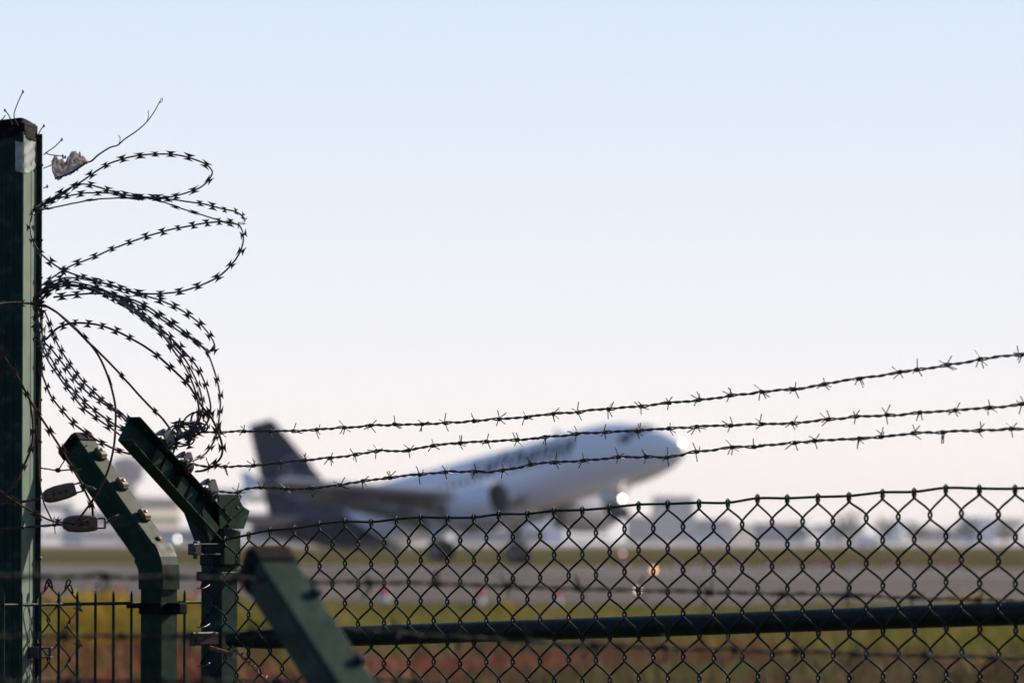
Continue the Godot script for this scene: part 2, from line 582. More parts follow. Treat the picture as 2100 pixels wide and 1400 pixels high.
func buildings() -> void:
	M.roof = mat(lin(.28, .28, .28), .8)
	M.far_glass = mat(lin(.07, .075, .08), .12)
	var white := mat(lin(.78, .79, .81), .6)
	var cream := mat(lin(.55, .49, .40), .8)
	var blue := mat(lin(.22, .26, .31), .6)
	var slate := mat(lin(.24, .245, .25), .8)
	var grey := mat(lin(.40, .41, .44), .8)
	var T := "terminal_building"
	building(60, 175, 1030, 1500, white, "white terminal block showing between the tall post and the angled arm", T, .6, 3, 1.0)
	building(150, 262, 1050, 1300, grey, "low grey hall beside the white terminal block", T, .6, 2, .9)
	building(268, 400, 1022, 1450, cream, "cream terminal wing standing under the control tower", T, 3.0, 3, 1.05)
	building(300, 420, 1088, 1180, blue, "low blue shed in front of the cream terminal wing", T, .6, 2)
	building(470, 590, 1006, 1400, white, "white hangar standing behind the airliner tail", T, .6, 3, 1.1)
	building(505, 700, 1088, 1150, slate, "long slate grey shed below the airliner wing", T, .6, 2)
	building(780, 960, 1080, 1350, white, "pale low terminal seen beneath the airliner belly", T, .6, 2, .95)
	building(930, 1120, 1088, 1500, blue, "low blue cargo shed seen between the main wheels", T, .6, 2)
	building(1110, 1300, 1066, 1600, white, "white cargo hall behind the nose wheel", T, .6, 3, 1.0)
	building(1345, 1432, 1019, 2300, blue, "tall blue grey office block rising above the fence wire", "office_block", .3, 6, .35)
	building(1285, 1350, 1060, 2000, slate, "slate building joined to the tall blue office block", "office_block", .6, 3)
	building(1425, 1500, 1066, 1900, blue, "low blue hall next to the tall office block", T, .6, 3)
	building(1490, 1560, 1078, 1800, cream, "small cream hall between two blue halls", T, .6, 2, 1.0)
	building(1545, 1645, 1074, 1750, blue, "wide blue hall beside the small cream hall", T, .6, 2)
	building(1640, 1700, 1086, 1700, white, "little white depot before the round trees", T, .6, 2, 1.0)
	building(1690, 1800, 1078, 1900, grey, "dull grey warehouse in front of the round trees", T, .6, 2, .9)
	building(1830, 1900, 1070, 2100, white, "pale tall store beyond the grey warehouse", T, .6, 3, 1.05)
	building(1890, 2000, 1084, 2000, slate, "slate warehouse beyond the runway end", T, .6, 2)
	building(2000, 2140, 1064, 1800, white, "white warehouse beyond the runway end", T, .6, 2, 1.0)
	# the control tower
	var d := 3000.0
	var at := Vector3((262.0 - 1050.0) / F * d, 0, -d)
	var o := thing("control_tower", "dark blue control tower with a wide cab on a slim shaft", "tower", "", at)
	var k := d / F
	var s := Shape.new()
	s.lathe(Vector3.ZERO, Vector3.UP, [[0.0, 20 * k], [120 * k, 17 * k], [124 * k, 26 * k]], 16)
	put("shaft", s, slate, o)
	s = Shape.new()
	s.lathe(Vector3(0, 124 * k, 0), Vector3.UP, [[0.0, 26 * k], [8 * k, 31 * k], [36 * k, 34 * k]], 16)
	put("cab", s, mat(lin(.07, .08, .10), .5), o)
	s = Shape.new()
	s.lathe(Vector3(0, 160 * k, 0), Vector3.UP, [[0.0, 35 * k], [6 * k, 35 * k], [14 * k, 20 * k], [17 * k, 0.01]], 16)
	var rf := put("roof", s, mat(lin(.16, .17, .19), .7), o)
	s = Shape.new()
	s.rod(Vector3(0, 175 * k, 0), Vector3(0, 196 * k, 0), .25, 6)
	put("mast", s, slate, rf)
	for a in [[1745, 1046, 1500.0, 22.0], [1722, 1060, 1450.0, 18.0], [1815, 1062, 1600.0, 24.0], [1985, 1064, 1500.0, 26.0], [1640, 1072, 1700.0, 22.0], [1880, 1074, 1550.0, 24.0], [2060, 1072, 1480.0, 26.0]]:
		tree(a)

func tree(a: Array) -> void:
	var d: float = a[2]
	var h: float = (1106.0 - a[1]) / F * d + EYE.y
	var w: float = a[3] / F * d
	var o := thing("round_tree", "round dark tree standing before the far warehouses", "tree", "trees beyond the runway", Vector3((a[0] - 1050.0) / F * d, 0, -d))
	var s := Shape.new()
	s.tube(PackedVector3Array([Vector3.ZERO, Vector3(.1, h * .3, 0), Vector3(.2, h * .6, .1)]), PackedFloat32Array([.35, .26, .1]), 7)
	for k in 4:
		var an := rng.randf() * TAU
		s.tube(PackedVector3Array([Vector3(.1, h * .35, 0), Vector3(cos(an) * w * .5, h * .6, sin(an) * w * .5)]), PackedFloat32Array([.16, .05]), 5)
	put("trunk", s, M.twig, o)
	s = Shape.new()
	for k in 420:
		var q := Vector3(rng.randfn(), rng.randfn(), rng.randfn()).normalized() * pow(rng.randf(), .4)
		var c := Vector3(q.x * w, h * .62 + q.y * h * .38, q.z * w) * (1.0 + .18 * sin(q.x * 7.0 + q.y * 5.0))
		var e := w * rng.randf_range(.08, .16)
		var t1 := Vector3(rng.randfn(), rng.randfn(), rng.randfn()).normalized()
		var t2 := t1.cross(Vector3(rng.randfn(), rng.randfn(), rng.randfn())).normalized()
		s.quad(c - t1 * e, c + t2 * e * .7, c + t1 * e, c - t2 * e * .7)
	var leaf := mat(lin(.05, .075, .03), .8)
	put("crown", s, leaf, o)

# ---------------------------------------------------------------- the airliner
func hull(x: float) -> Array:              # [half width, half height, middle height] at x metres behind the nose
	var xs := [0.0, .12, .4, .9, 1.6, 2.5, 3.6, 5.0, 6.5, 22.0, 24.0, 26.0, 28.0, 30.0, 32.0, 33.3, 33.84]
	var rw := [.03, .36, .70, 1.06, 1.38, 1.65, 1.85, 1.95, 1.975, 1.975, 1.93, 1.76, 1.45, 1.05, .66, .36, .14]
	var rh := [.03, .34, .66, 1.00, 1.32, 1.62, 1.88, 2.04, 2.07, 2.07, 2.02, 1.82, 1.48, 1.08, .68, .38, .16]
	var yc := [-.45, -.44, -.42, -.37, -.28, -.16, -.04, .06, .08, .05, .10, .26, .52, .84, 1.14, 1.34, 1.40]
	for i in xs.size() - 1:
		if x <= xs[i + 1]:
			var t: float = (x - xs[i]) / (xs[i + 1] - xs[i])
			t = clampf(t, 0, 1)
			return [lerpf(rw[i], rw[i + 1], t), lerpf(rh[i], rh[i + 1], t), lerpf(yc[i], yc[i + 1], t)]
	return [.14, .16, 1.4]

func hull_at(x: float, a: float, off := 0.0) -> Vector3:   # a: angle from the top, positive to the starboard side
	var h := hull(x)
	return Vector3(sin(a) * (h[0] + off), h[2] + cos(a) * (h[1] + off), x - 16.0)

func patch(x0: float, x1: float, a0: float, a1: float, off: float, nx := 3, na := 3, skew := 0.0) -> Shape:
	var s := Shape.new()
	var rings := []
	for i in nx + 1:
		var ring := PackedVector3Array()
		for j in na + 1:
			var t := float(j) / na
			ring.append(hull_at(lerpf(x0, x1, float(i) / nx) + skew * t, lerpf(a0, a1, t), off))
		rings.append(ring)
	s.skin(rings, false)
	return s

func foil(s: Shape, secs: Array, mirror := 1.0) -> void:   # sections: [z, x of leading edge, chord, y, thickness, twist]
	var rings := []
	for q in secs:
		var ring := PackedVector3Array()
		for i in 20:
			var a := TAU * i / 20.0
			var c := (1.0 + cos(a)) * .5
			var y: float = sin(a) * .5 * q[4] * sqrt(maxf(c, 0.0)) * (1.0 - c * .75) * 2.2
			ring.append(Vector3(q[0] * mirror, q[3] + (y + (1.0 - c) * 0.0) * q[2] - sin(q[5]) * (c - .3) * q[2], q[1] + c * q[2] - 16.0))
		rings.append(ring)
	s.skin(rings)
	for e in [0, rings.size() - 1]:
		var c := Vector3.ZERO
		for p in rings[e]: c += p / 20.0
		for i in 20: s.tri(c, rings[e][i], rings[e][(i + 1) % 20])

func wheel(o: Node3D, c: Vector3, r: float, w: float) -> void:
	var s := Shape.new()
	s.lathe(c - Vector3(w / 2, 0, 0), Vector3.RIGHT, [[0.0, r * .55], [0.0, r * .8], [w * .12, r * .95], [w * .3, r], [w * .7, r], [w * .88, r * .95], [w, r * .8], [w, r * .55]], 28)
	var t := put("wheel", s, M.tyre, o)
	s = Shape.new()
	s.lathe(c - Vector3(w * .42, 0, 0), Vector3.RIGHT, [[0.0, .01], [0.0, r * .5], [w * .05, r * .58], [w * .79, r * .58], [w * .84, r * .5], [w * .84, .01]], 20)
	put("rim", s, M.bare, t)

func airliner() -> void:
	var th := HEAD
	var p := deg_to_rad(11.3)
	var bank := deg_to_rad(-1.7)
	var f := Vector3(cos(p) * cos(th), sin(p), cos(p) * sin(th))
	var r := Vector3(-sin(th), 0, cos(th))
	var u := r.cross(f)
	var u2 := u * cos(bank) + r * sin(bank)
	var r2 := r * cos(bank) - u * sin(bank)
	var o := thing("airliner", "white twin engined airliner with dark blue tail lifting off the runway", "airplane")
	o.transform = Transform3D(Basis(r2, u2, -f), Vector3(-2.385, EYE.y + 2.80, -299.2))
	# fuselage: white, its rear end blue along a slanting edge
	var xs := PackedFloat32Array()
	var x := 0.0
	while x < 33.84:
		xs.append(x)
		x += .03 if x < .15 else .1 if x < 1.0 else .25
	xs.append(33.84)
	# the edge of the blue, solved for each line along the hull
	var edge := PackedFloat32Array()
	for j in 56:
		var lo := 20.0
		var hi := 32.0
		for k in 24:
			var m := (lo + hi) / 2
			if m - 1.1 * hull_at(m, TAU * j / 56.0).y > 24.1: hi = m
			else: lo = m
		edge.append(lo)
	var front := []
	var back := []
	for q in xs:
		var r1 := PackedVector3Array()
		var r2b := PackedVector3Array()
		for j in 56:
			var t := q / 33.84
			r1.append(hull_at(q if q < 15.0 else 15.0 + (q - 15.0) / 18.84 * (edge[j] - 15.0), TAU * j / 56.0))
			r2b.append(hull_at(edge[j] + t * (33.84 - edge[j]), TAU * j / 56.0))
		front.append(r1)
		back.append(r2b)
	var s := Shape.new()
	s.skin(front)
	var body := put("fuselage", s, M.white, o)
	s = Shape.new()
	s.skin(back)
	put("rear_fuselage", s, M.navy, o).set_meta("label", "dark blue rear fuselage")
	s = Shape.new()
	var belly := []
	for i in 13:
		var ring := PackedVector3Array()
		var t := i / 12.0
		var k := sin(PI * clampf(t, .02, .98)) ** .45
		for j in 16:
			var a := PI * .5 + PI * j / 15.0
			ring.append(Vector3(-sin(a + PI) * 2.12 * k, -.85 - 1.62 * k * -cos(a), 10.6 + t * 8.6 - 16.0))
		belly.append(ring)
	s.skin(belly, false)
	put("belly_fairing", s, M.white, body)
	for sd in [1.0, -1.0]:
		for k in 35:
			if k in [9, 10]: continue
			put("cabin_window", patch(7.0 + k * .533, 7.0 + k * .533 + .23, sd * 1.30, sd * 1.46, .012, 1, 2), M.glass, body)
		for q in [4.3, 26.6]:
			put("door", patch(q, q + .82, sd * 1.05, sd * 1.92, .01, 2, 6), M.white if q < 20.0 else M.navy, body)
		for q in [[1.50, 2.30, .06, .58, .35], [2.02, 2.85, .62, .98, .2], [2.62, 3.35, 1.02, 1.30, .06]]:
			put("cockpit_window", patch(q[0], q[1], sd * q[2], sd * q[3], .015, 3, 4, q[4]), M.glass, body)
		lettering("Lufthansa", sd, body)
	# fin with its emblem
	s = Shape.new()
	var fin := []
	for q in [[1.25, 25.4, 6.9, .10], [2.0, 26.6, 5.75, .10], [7.75, 30.85, 2.15, .09], [7.95, 31.15, 1.8, .04]]:
		var ring := PackedVector3Array()
		for i in 20:
			var a := TAU * i / 20.0
			var c := (1.0 + cos(a)) * .5
			ring.append(Vector3(sin(a) * .5 * q[3] * sqrt(maxf(c, 0)) * (1 - c * .75) * 2.2 * q[2], q[0], q[1] + c * q[2] - 16.0))
		fin.append(ring)
	s.skin(fin)
	for i in 20: s.tri(Vector3(0, 7.95, 16.1), fin[3][i], fin[3][(i + 1) % 20])
	var fn := put("tail_fin", s, M.navy, o)
	for sd in [1.0, -1.0]: emblem(fn, sd)
	for sd in [1.0, -1.0]:
		s = Shape.new()
		foil(s, [[.4, 28.0, 3.5, .95, .10, 0.0], [6.2, 31.2, 1.4, 1.55, .09, 0.0]], sd)
		put("tailplane", s, M.white, o)
		# wing
		s = Shape.new()
		foil(s, [[1.2, 10.6, 6.7, -1.30, .14, -.03], [6.4, 13.35, 4.0, -.78, .115, -.01], [11.5, 16.0, 2.75, -.02, .11, 0.0], [16.6, 18.65, 1.55, .78, .10, .02]], sd)
		var wg := put("wing", s, M.wing, o)
		s = Shape.new()
		foil(s, [[1.9, 17.0, 1.5, -1.62, .11, .35], [6.3, 17.0, 1.15, -1.12, .11, .35]], sd)
		put("flap", s, M.wing, wg)
		s = Shape.new()
		foil(s, [[6.5, 17.0, 1.1, -1.05, .11, .33], [12.2, 18.5, .8, -.05, .11, .33]], sd)
		put("flap", s, M.wing, wg)
		s = Shape.new()
		foil(s, [[2.6, 10.6, 1.1, -1.32, .34, .18], [15.8, 17.6, .7, .66, .34, .18]], sd)
		put("slat", s, M.white, wg)
		s = Shape.new()
		var tip := PackedVector3Array([Vector3(16.62 * sd, .78, 2.7), Vector3(16.62 * sd, 1.55, 3.9), Vector3(16.62 * sd, 1.6, 4.3), Vector3(16.62 * sd, .75, 4.25), Vector3(16.62 * sd, .15, 4.35), Vector3(16.62 * sd, .2, 3.9)])
		var fl := PackedVector2Array()
		for q in tip: fl.append(Vector2(q.y, q.z))
		s.plate(tip, fl, Vector3(sd, 0, 0), .06)
		put("wingtip_fence", s, M.white, wg)
		for q in [[6.6, 16.6, -1.2], [9.6, 17.3, -.62], [12.4, 18.3, -.15]]:
			s = Shape.new()
			s.ball(Vector3(q[0] * sd, q[2], q[1] - 16.0), Vector3(.2, .24, 1.5), 12)
			put("flap_track_fairing", s, M.wing, wg)
		engine(o, sd)
		main_gear(o, sd)
	nose_gear(o)
	s = Shape.new()
	s.plate(PackedVector3Array([Vector3(0, 2.1, -7.4), Vector3(0, 2.55, -7.05), Vector3(0, 2.55, -6.8), Vector3(0, 2.1, -6.7)]), PackedVector2Array([Vector2(0, 0), Vector2(1, .4), Vector2(1, .7), Vector2(0, .8)]), Vector3.RIGHT, .03)
	put("antenna", s, M.white, body)

func lettering(text: String, sd: float, body: Node3D) -> void:
	var fo := SystemFont.new()
	fo.font_names = PackedStringArray(["Droid Sans"])
	fo.font_weight = 700
	var pen := 0.0
	for ch in text:
		var tm := TextMesh.new()
		tm.font = fo
		tm.text = ch
		tm.font_size = 64
		tm.pixel_size = 0.0245
		tm.depth = 0.0
		tm.horizontal_alignment = HORIZONTAL_ALIGNMENT_LEFT
		var arr := tm.get_mesh_arrays()
		var vv: PackedVector3Array = arr[Mesh.ARRAY_VERTEX]
		var ii: PackedInt32Array = arr[Mesh.ARRAY_INDEX]
		var s := Shape.new()
		for bold in [0.0, .05, .1]:
			var stack := []
			for i in range(0, ii.size(), 3): stack.append([vv[ii[i]], vv[ii[i + 1]], vv[ii[i + 2]]])
			while stack.size():
				var t: Array = stack.pop_back()
				var far := 0
				var best := 0.0
				for e in 3:
					var l: float = t[e].distance_to(t[(e + 1) % 3])
					if l > best:
						best = l; far = e
				if best > .3:
					var a: Vector3 = t[far]; var b: Vector3 = t[(far + 1) % 3]; var c: Vector3 = t[(far + 2) % 3]
					var m := (a + b) * .5
					stack.append([a, m, c]); stack.append([m, b, c])
					continue
				var w := []
				for q in t:
					var u: float = pen + q.x + bold
					var x: float = (14.6 - u) if sd > 0 else (7.7 + u)
					w.append(hull_at(x, sd * (1.0 - q.y / 2.03), .014 + bold * .02))
				s.tri(w[0], w[1], w[2])
		pen += fo.get_string_size(ch, HORIZONTAL_ALIGNMENT_LEFT, -1, 64).x * .0245 + .04
		put("letter", s, M.navy, body)

func emblem(fn: Node3D, sd: float) -> void:
	# a ring with a flying bird in it, on the fin's side
	var c := Vector2(29.6, 3.9)
	var side := func(q: Vector2) -> Vector3:
		var t: float = clampf((q.y - 2.0) / 5.75, 0, 1)
		var le: float = lerpf(26.6, 30.85, t)
		var ch: float = lerpf(5.75, 2.15, t)
		var cc: float = clampf((q.x - le) / ch, 0, 1)
		var half: float = lerpf(.10, .09, t) * sqrt(maxf(0.0, 1.0 - (2.0 * cc - 1.0) ** 2)) * .5 * sqrt(cc) * (1 - cc * .75) * 2.2 * ch
		return Vector3(sd * (half + .02), q.y, q.x - 16.0)
	var s := Shape.new()
	for i in 40:
		var a := TAU * i / 40.0
		var b := TAU * (i + 1) / 40.0
		var q: Array[Vector3] = []
		for e in [[a, 1.35], [b, 1.35], [b, 1.2], [a, 1.2]]:
			q.append(side.call(c + Vector2(cos(e[0]), sin(e[0])) * e[1]))
		s.quad(q[0], q[1], q[2], q[3])
	put("emblem_ring", s, M.emblem, fn)
	s = Shape.new()
	var bird := PackedVector2Array([Vector2(-1.1, .15), Vector2(-.55, .12), Vector2(-.15, .0), Vector2(.1, .35), Vector2(.55, .95), Vector2(.5, .45), Vector2(.75, .6), Vector2(.6, .1), Vector2(.95, -.1), Vector2(.45, -.2), Vector2(.95, -.45), Vector2(.2, -.35), Vector2(-.3, -.15), Vector2(-.7, .02)])
	var tri := Geometry2D.triangulate_polygon(bird)
	for i in range(0, tri.size(), 3):
		s.tri(side.call(c + bird[tri[i]]), side.call(c + bird[tri[i + 1]]), side.call(c + bird[tri[i + 2]]))
	put("emblem_bird", s, M.emblem, fn)

func engine(o: Node3D, sd: float) -> void:
	var at := Vector3(5.75 * sd, -1.78, 9.75 - 16.0)
	var ax := Vector3(0, -.03, 1).normalized()
	var s := Shape.new()
	s.lathe(at, ax, [[.05, 1.06], [.25, 1.16], [.8, 1.26], [1.6, 1.28], [2.5, 1.16], [3.3, .94], [3.3, .88], [2.6, .84]], 36)
	var e := put("engine", s, M.white, o)
	s = Shape.new()
	s.lathe(at, ax, [[.9, .97], [.35, .96], [.1, .985], [0.0, 1.02], [.05, 1.055]], 36)
	put("intake_lip", s, M.bare, e)
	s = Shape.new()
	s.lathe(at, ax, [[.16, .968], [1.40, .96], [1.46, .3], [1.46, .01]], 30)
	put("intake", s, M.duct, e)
	s = Shape.new()
	for k in 24:
		var a := TAU * k / 24.0
		var d := Vector3(cos(a), sin(a), 0)
		var t := Vector3(-sin(a), cos(a), 0)
		s.quad(at + d * .28 + Vector3(0, 0, 1.25), at + d * .94 + Vector3(0, 0, 1.18) - t * .05, at + d * .94 + Vector3(0, 0, 1.35) + t * .12, at + d * .28 + Vector3(0, 0, 1.38) + t * .06)
	put("fan_blades", s, M.fan, e)
	s = Shape.new()
	s.lathe(at, ax, [[.9, .01], [1.0, .12], [1.25, .28], [1.40, .3]], 20)
	put("spinner", s, M.fan, e)
	s = Shape.new()
	s.lathe(at, ax, [[2.7, .72], [3.6, .62], [4.4, .45], [4.4, .4], [4.0, .38]], 24)
	put("core_nozzle", s, M.bare, e)
	s = Shape.new()
	s.lathe(at, ax, [[4.0, .34], [4.5, .26], [5.0, .02]], 20)
	put("exhaust_cone", s, M.bare, e)
	s = Shape.new()
	var py := PackedVector3Array([at + Vector3(0, 1.1, .9), at + Vector3(0, 1.25, 1.8), at + Vector3(0, 1.15, 4.2), at + Vector3(0, .85, 5.6), at + Vector3(0, .5, 4.4), at + Vector3(0, .6, 2.0)])
	var fl := PackedVector2Array()
	for q in py: fl.append(Vector2(q.z, q.y))
	s.plate(py, fl, Vector3.RIGHT, .36)
	put("pylon", s, M.white, e)

func main_gear(o: Node3D, sd: float) -> void:
	var s := Shape.new()
	s.rod(Vector3(3.55 * sd, -1.2, .1), Vector3(3.8 * sd, -2.7, .1), .17, 12)
	s.rod(Vector3(3.76 * sd, -2.5, .1), Vector3(3.82 * sd, -3.65, .1), .11, 12)
	s.rod(Vector3(3.35 * sd, -3.62, .1), Vector3(4.29 * sd, -3.62, .1), .08, 8)
	s.rod(Vector3(2.2 * sd, -1.5, .1), Vector3(3.72 * sd, -2.4, .1), .08, 8)
	s.rod(Vector3(3.8 * sd, -2.6, -.1), Vector3(3.82 * sd, -3.0, -.4), .04, 6)
	s.rod(Vector3(3.82 * sd, -3.0, -.4), Vector3(3.82 * sd, -3.6, -.05), .04, 6)
	var g := put("main_gear", s, M.bare, o)
	s = Shape.new()
	s.box(Vector3(4.15 * sd, -2.0, .1), Vector3(.03, 0, 0), Vector3(.08 * sd, .75, 0), Vector3(0, 0, .42), .01)
	put("gear_door", s, M.white, g)
	wheel(g, Vector3(3.37 * sd, -3.62, .1), .66, .46)
	wheel(g, Vector3(4.27 * sd, -3.62, .1), .66, .46)

func nose_gear(o: Node3D) -> void:
	var z := 5.07 - 16.0
	var s := Shape.new()
	s.rod(Vector3(0, -1.8, z - .1), Vector3(0, -2.75, z), .13, 12)
	s.rod(Vector3(0, -2.7, z), Vector3(0, -3.4, z + .08), .08, 12)
	s.rod(Vector3(-.35, -3.38, z + .08), Vector3(.35, -3.38, z + .08), .06, 8)
	s.rod(Vector3(0, -1.9, z - .9), Vector3(0, -2.6, z - .05), .06, 8)
	s.rod(Vector3(-.3, -2.60, z - .12), Vector3(.3, -2.60, z - .12), .05, 8)
	var g := put("nose_gear", s, M.bare, o)
	wheel(g, Vector3(-.26, -3.38, z + .08), .39, .22)
	wheel(g, Vector3(.26, -3.38, z + .08), .39, .22)
	for sd in [-1.0, 1.0]:
		s = Shape.new()
		s.box(Vector3(.42 * sd, -2.22, z + .75), Vector3(.02, 0, 0), Vector3(.05 * sd, .36, 0), Vector3(0, 0, .5), .008)
		put("gear_door", s, M.white, g)
	for q in [[Vector3(.16, -2.60, z - .2), lin(1, .98, .94), 13.0, .115], [Vector3(.06, -1.88, z - .24), lin(1, .62, .36), 5.0, .13]]:
		s = Shape.new()
		s.lathe(q[0] + Vector3(0, 0, .16), Vector3(0, 0, -1), [[0.0, .03], [.04, q[3] * .8], [.14, q[3]]], 18)
		var hs := put("lamp_housing", s, M.dark, g)
		s = Shape.new()
		s.lathe(q[0], Vector3(0, 0, -1), [[.02, q[3]], [.05, q[3] * .8], [.07, .005]], 18)
		var m := mat(q[1], .3)
		m.emission_enabled = true
		m.emission = q[1]
		m.emission_energy_multiplier = q[2]
		put("landing_light", s, m, hs)
		var sp := SpotLight3D.new()
		sp.name = "landing_light_beam"
		sp.light_color = q[1]
		sp.light_energy = q[2] * .5
		sp.spot_angle = 12.0
		sp.spot_range = 300.0
		sp.spot_attenuation = 2.0
		sp.light_size = .1
		sp.shadow_enabled = true
		hs.add_child(sp)
		sp.position = q[0] + Vector3(0, 0, -.12)

# ---------------------------------------------------------------- small things on the airfield
func field_things() -> void:
	var red := mat(lin(.55, .035, .05), .6)
	var white := mat(lin(.72, .7, .68), .6)
	for q in [[85, 1234, .5], [240, 1232, .5], [408, 1231, .46], [592, 1232, .4], [790, 1234, .55], [985, 1238, .5], [1142, 1240, .5]]:
		var d: float = EYE.y / ((q[1] - 1106.0) / F)
		var o := thing("marker_cone", "small red and white marker cone by the near taxiway edge", "cone", "marker cones along the taxiway", Vector3((q[0] - 1050.0) / F * d, 0, -d))
		var s := Shape.new()
		s.box(Vector3(0, .015, 0), Vector3(.17, 0, 0), Vector3(0, .015, 0), Vector3(0, 0, .17), .006)
		put("base", s, white, o)
		s = Shape.new()
		var h: float = q[2]
		s.lathe(Vector3(0, .03, 0), Vector3.UP, [[0.0, .14], [h * .30, .115]], 16)
		put("lower_cone", s, white, o)
		s = Shape.new()
		s.lathe(Vector3(0, .03 + h * .3, 0), Vector3.UP, [[0.0, .118], [h * .66, .055], [h * .7, .03], [h * .7, .002]], 16)
		put("upper_cone", s, red, o)
	var f := Vector3(cos(HEAD), 0, sin(HEAD))
	var q2 := Vector3(sin(HEAD), 0, -cos(HEAD))
	for k in 16:
		var at := Vector3(-2.4, 0.03, -299.0) + q2 * (36.0 + rng.randf_range(-.6, .6)) + f * (-16.0 + k * 1.9 + rng.randf_range(-.5, .5))
		var o := thing("edge_marker", "low red and white marker board on the far runway edge", "marker", "marker boards along the runway edge", at)
		var s := Shape.new()
		s.box(Vector3(0, .30, 0), f * .30, Vector3(0, .12, 0), q2 * .03, .01)
		put("red_board", s, red, o)
		s = Shape.new()
		s.box(Vector3(0, .09, 0), f * .30, Vector3(0, .09, 0), q2 * .028, .01)
		put("white_board", s, white, o)
	lamp_post(1341, 1180, lin(1, .52, .2), 2.4, .12, "small orange light glowing beside the runway")
	lamp_post(1308, 1226, lin(1, .75, .6), 2.0, .07, "tiny pale taxiway light near the marker cones")
	lamp_post(1277, 1140, lin(1, .62, .58), 2.0, .14, "pink runway light behind the nose wheel")
	van(Vector2(1455, 1118), 9.0, 3.3, "white airport bus parked in front of the blue hall", "bus", false)
	van(Vector2(788, 1136), 4.6, 2.3, "white van parked under the rear of the airliner", "van", false)
	van(Vector2(345, 1121), 7.0, 3.2, "white apron truck with a glowing disc for a sun glint by the blue shed", "truck", true)
	van(Vector2(1780, 1120), 6.0, 2.8, "white van parked in front of the dull grey warehouse", "van", false)
	van(Vector2(470, 1119), 8.0, 3.4, "white catering truck parked beside the white hangar", "truck", false)

func lamp_post(px: float, py: float, c: Color, e: float, r: float, label: String) -> void:
	var d: float = EYE.y / ((py - 1106.0) / F)
	var o := thing("airfield_light", label, "light", "airfield lights", Vector3((px - 1050.0) / F * d, 0, -d))
	var s := Shape.new()
	s.rod(Vector3.ZERO, Vector3(0, .18, 0), .05, 10)
	s.rod(Vector3(0, .0, 0), Vector3(0, .02, 0), .16, 12)
	put("stem", s, M.dark, o)
	s = Shape.new()
	s.ball(Vector3(0, .18 + r, 0), Vector3(r, r, r), 16)
	var m := mat(c, .3)
	m.emission_enabled = true
	m.emission = c
	m.emission_energy_multiplier = e
	put("lamp", s, m, o)
	var l := OmniLight3D.new()
	l.name = "lamp_glow"
	l.light_color = c
	l.light_energy = .4
	l.light_size = r
	l.omni_range = 60.0
	l.omni_attenuation = 2.0
	l.shadow_enabled = true
	o.add_child(l)
	l.position = Vector3(0, .18 + r, 0)

func van(px: Vector2, long: float, high: float, label: String, category: String, lit: bool) -> void:
	var d: float = EYE.y / ((px.y - 1106.0) / F)
	var o := thing("parked_" + category, label, category, "", Vector3((px.x - 1050.0) / F * d, 0.04, -d))
	var white := mat(lin(.7, .7, .7), .35)
	var w := 2.2
	var s := Shape.new()
	s.box(Vector3(-long * .09, .45 + (high - .45) / 2, 0), Vector3(long * .40, 0, 0), Vector3(0, (high - .45) / 2, 0), Vector3(0, 0, w / 2), .12)
	put("body", s, white, o)
	s = Shape.new()
	s.box(Vector3(long * .40, .45 + high * .34, 0), Vector3(long * .095, 0, 0), Vector3(0, high * .34, 0), Vector3(0, 0, w / 2 - .04), .2)
	var cab := put("cab", s, white, o)
	s = Shape.new()
	s.box(Vector3(long * .41, .45 + high * .5, w / 2 - .02), Vector3(long * .06, 0, 0), Vector3(0, high * .11, 0), Vector3(0, 0, .03))
	put("side_window", s, M.glass, cab)
	s = Shape.new()
	s.box(Vector3(long * .495, .45 + high * .48, 0), Vector3(.02, 0, 0), Vector3(0, high * .13, 0), Vector3(0, 0, w / 2 - .2))
	put("windscreen", s, M.glass, cab)
	for x in [-.30, .34]:
		for z in [-1.0, 1.0]:
			s = Shape.new()
			s.lathe(Vector3(long * x, .42, z * (w / 2 - .22)), Vector3(0, 0, z), [[0.0, .2], [0.0, .40], [.22, .42], [.26, .36], [.26, .02]], 18)
			put("wheel", s, M.tyre, o)
	if lit:
		s = Shape.new()
		s.lathe(Vector3(long * .36, high * .62, w / 2 + .02), Vector3(0, 0, 1), [[-.1, .05], [0.0, .32], [.02, .3], [.03, .01]], 16)  # glowing disc added in place of a sun glint on the truck
		var m := mat(lin(1, .96, .9), .3)
		m.emission_enabled = true
		m.emission = lin(1, .96, .9)
		m.emission_energy_multiplier = 7.0
		put("sun_glint", s, m, cab)
		var sp := SpotLight3D.new()  # spot light added to go with the glint disc
		sp.name = "glint_beam"
		sp.light_energy = 4.0
		sp.spot_angle = 25.0
		sp.spot_range = 80.0
		sp.spot_attenuation = 2.0
		sp.light_size = .2
		sp.shadow_enabled = true
		cab.add_child(sp)
		sp.position = Vector3(long * .36, high * .62, w / 2 + .1)
		sp.rotation = Vector3(0, PI, 0)

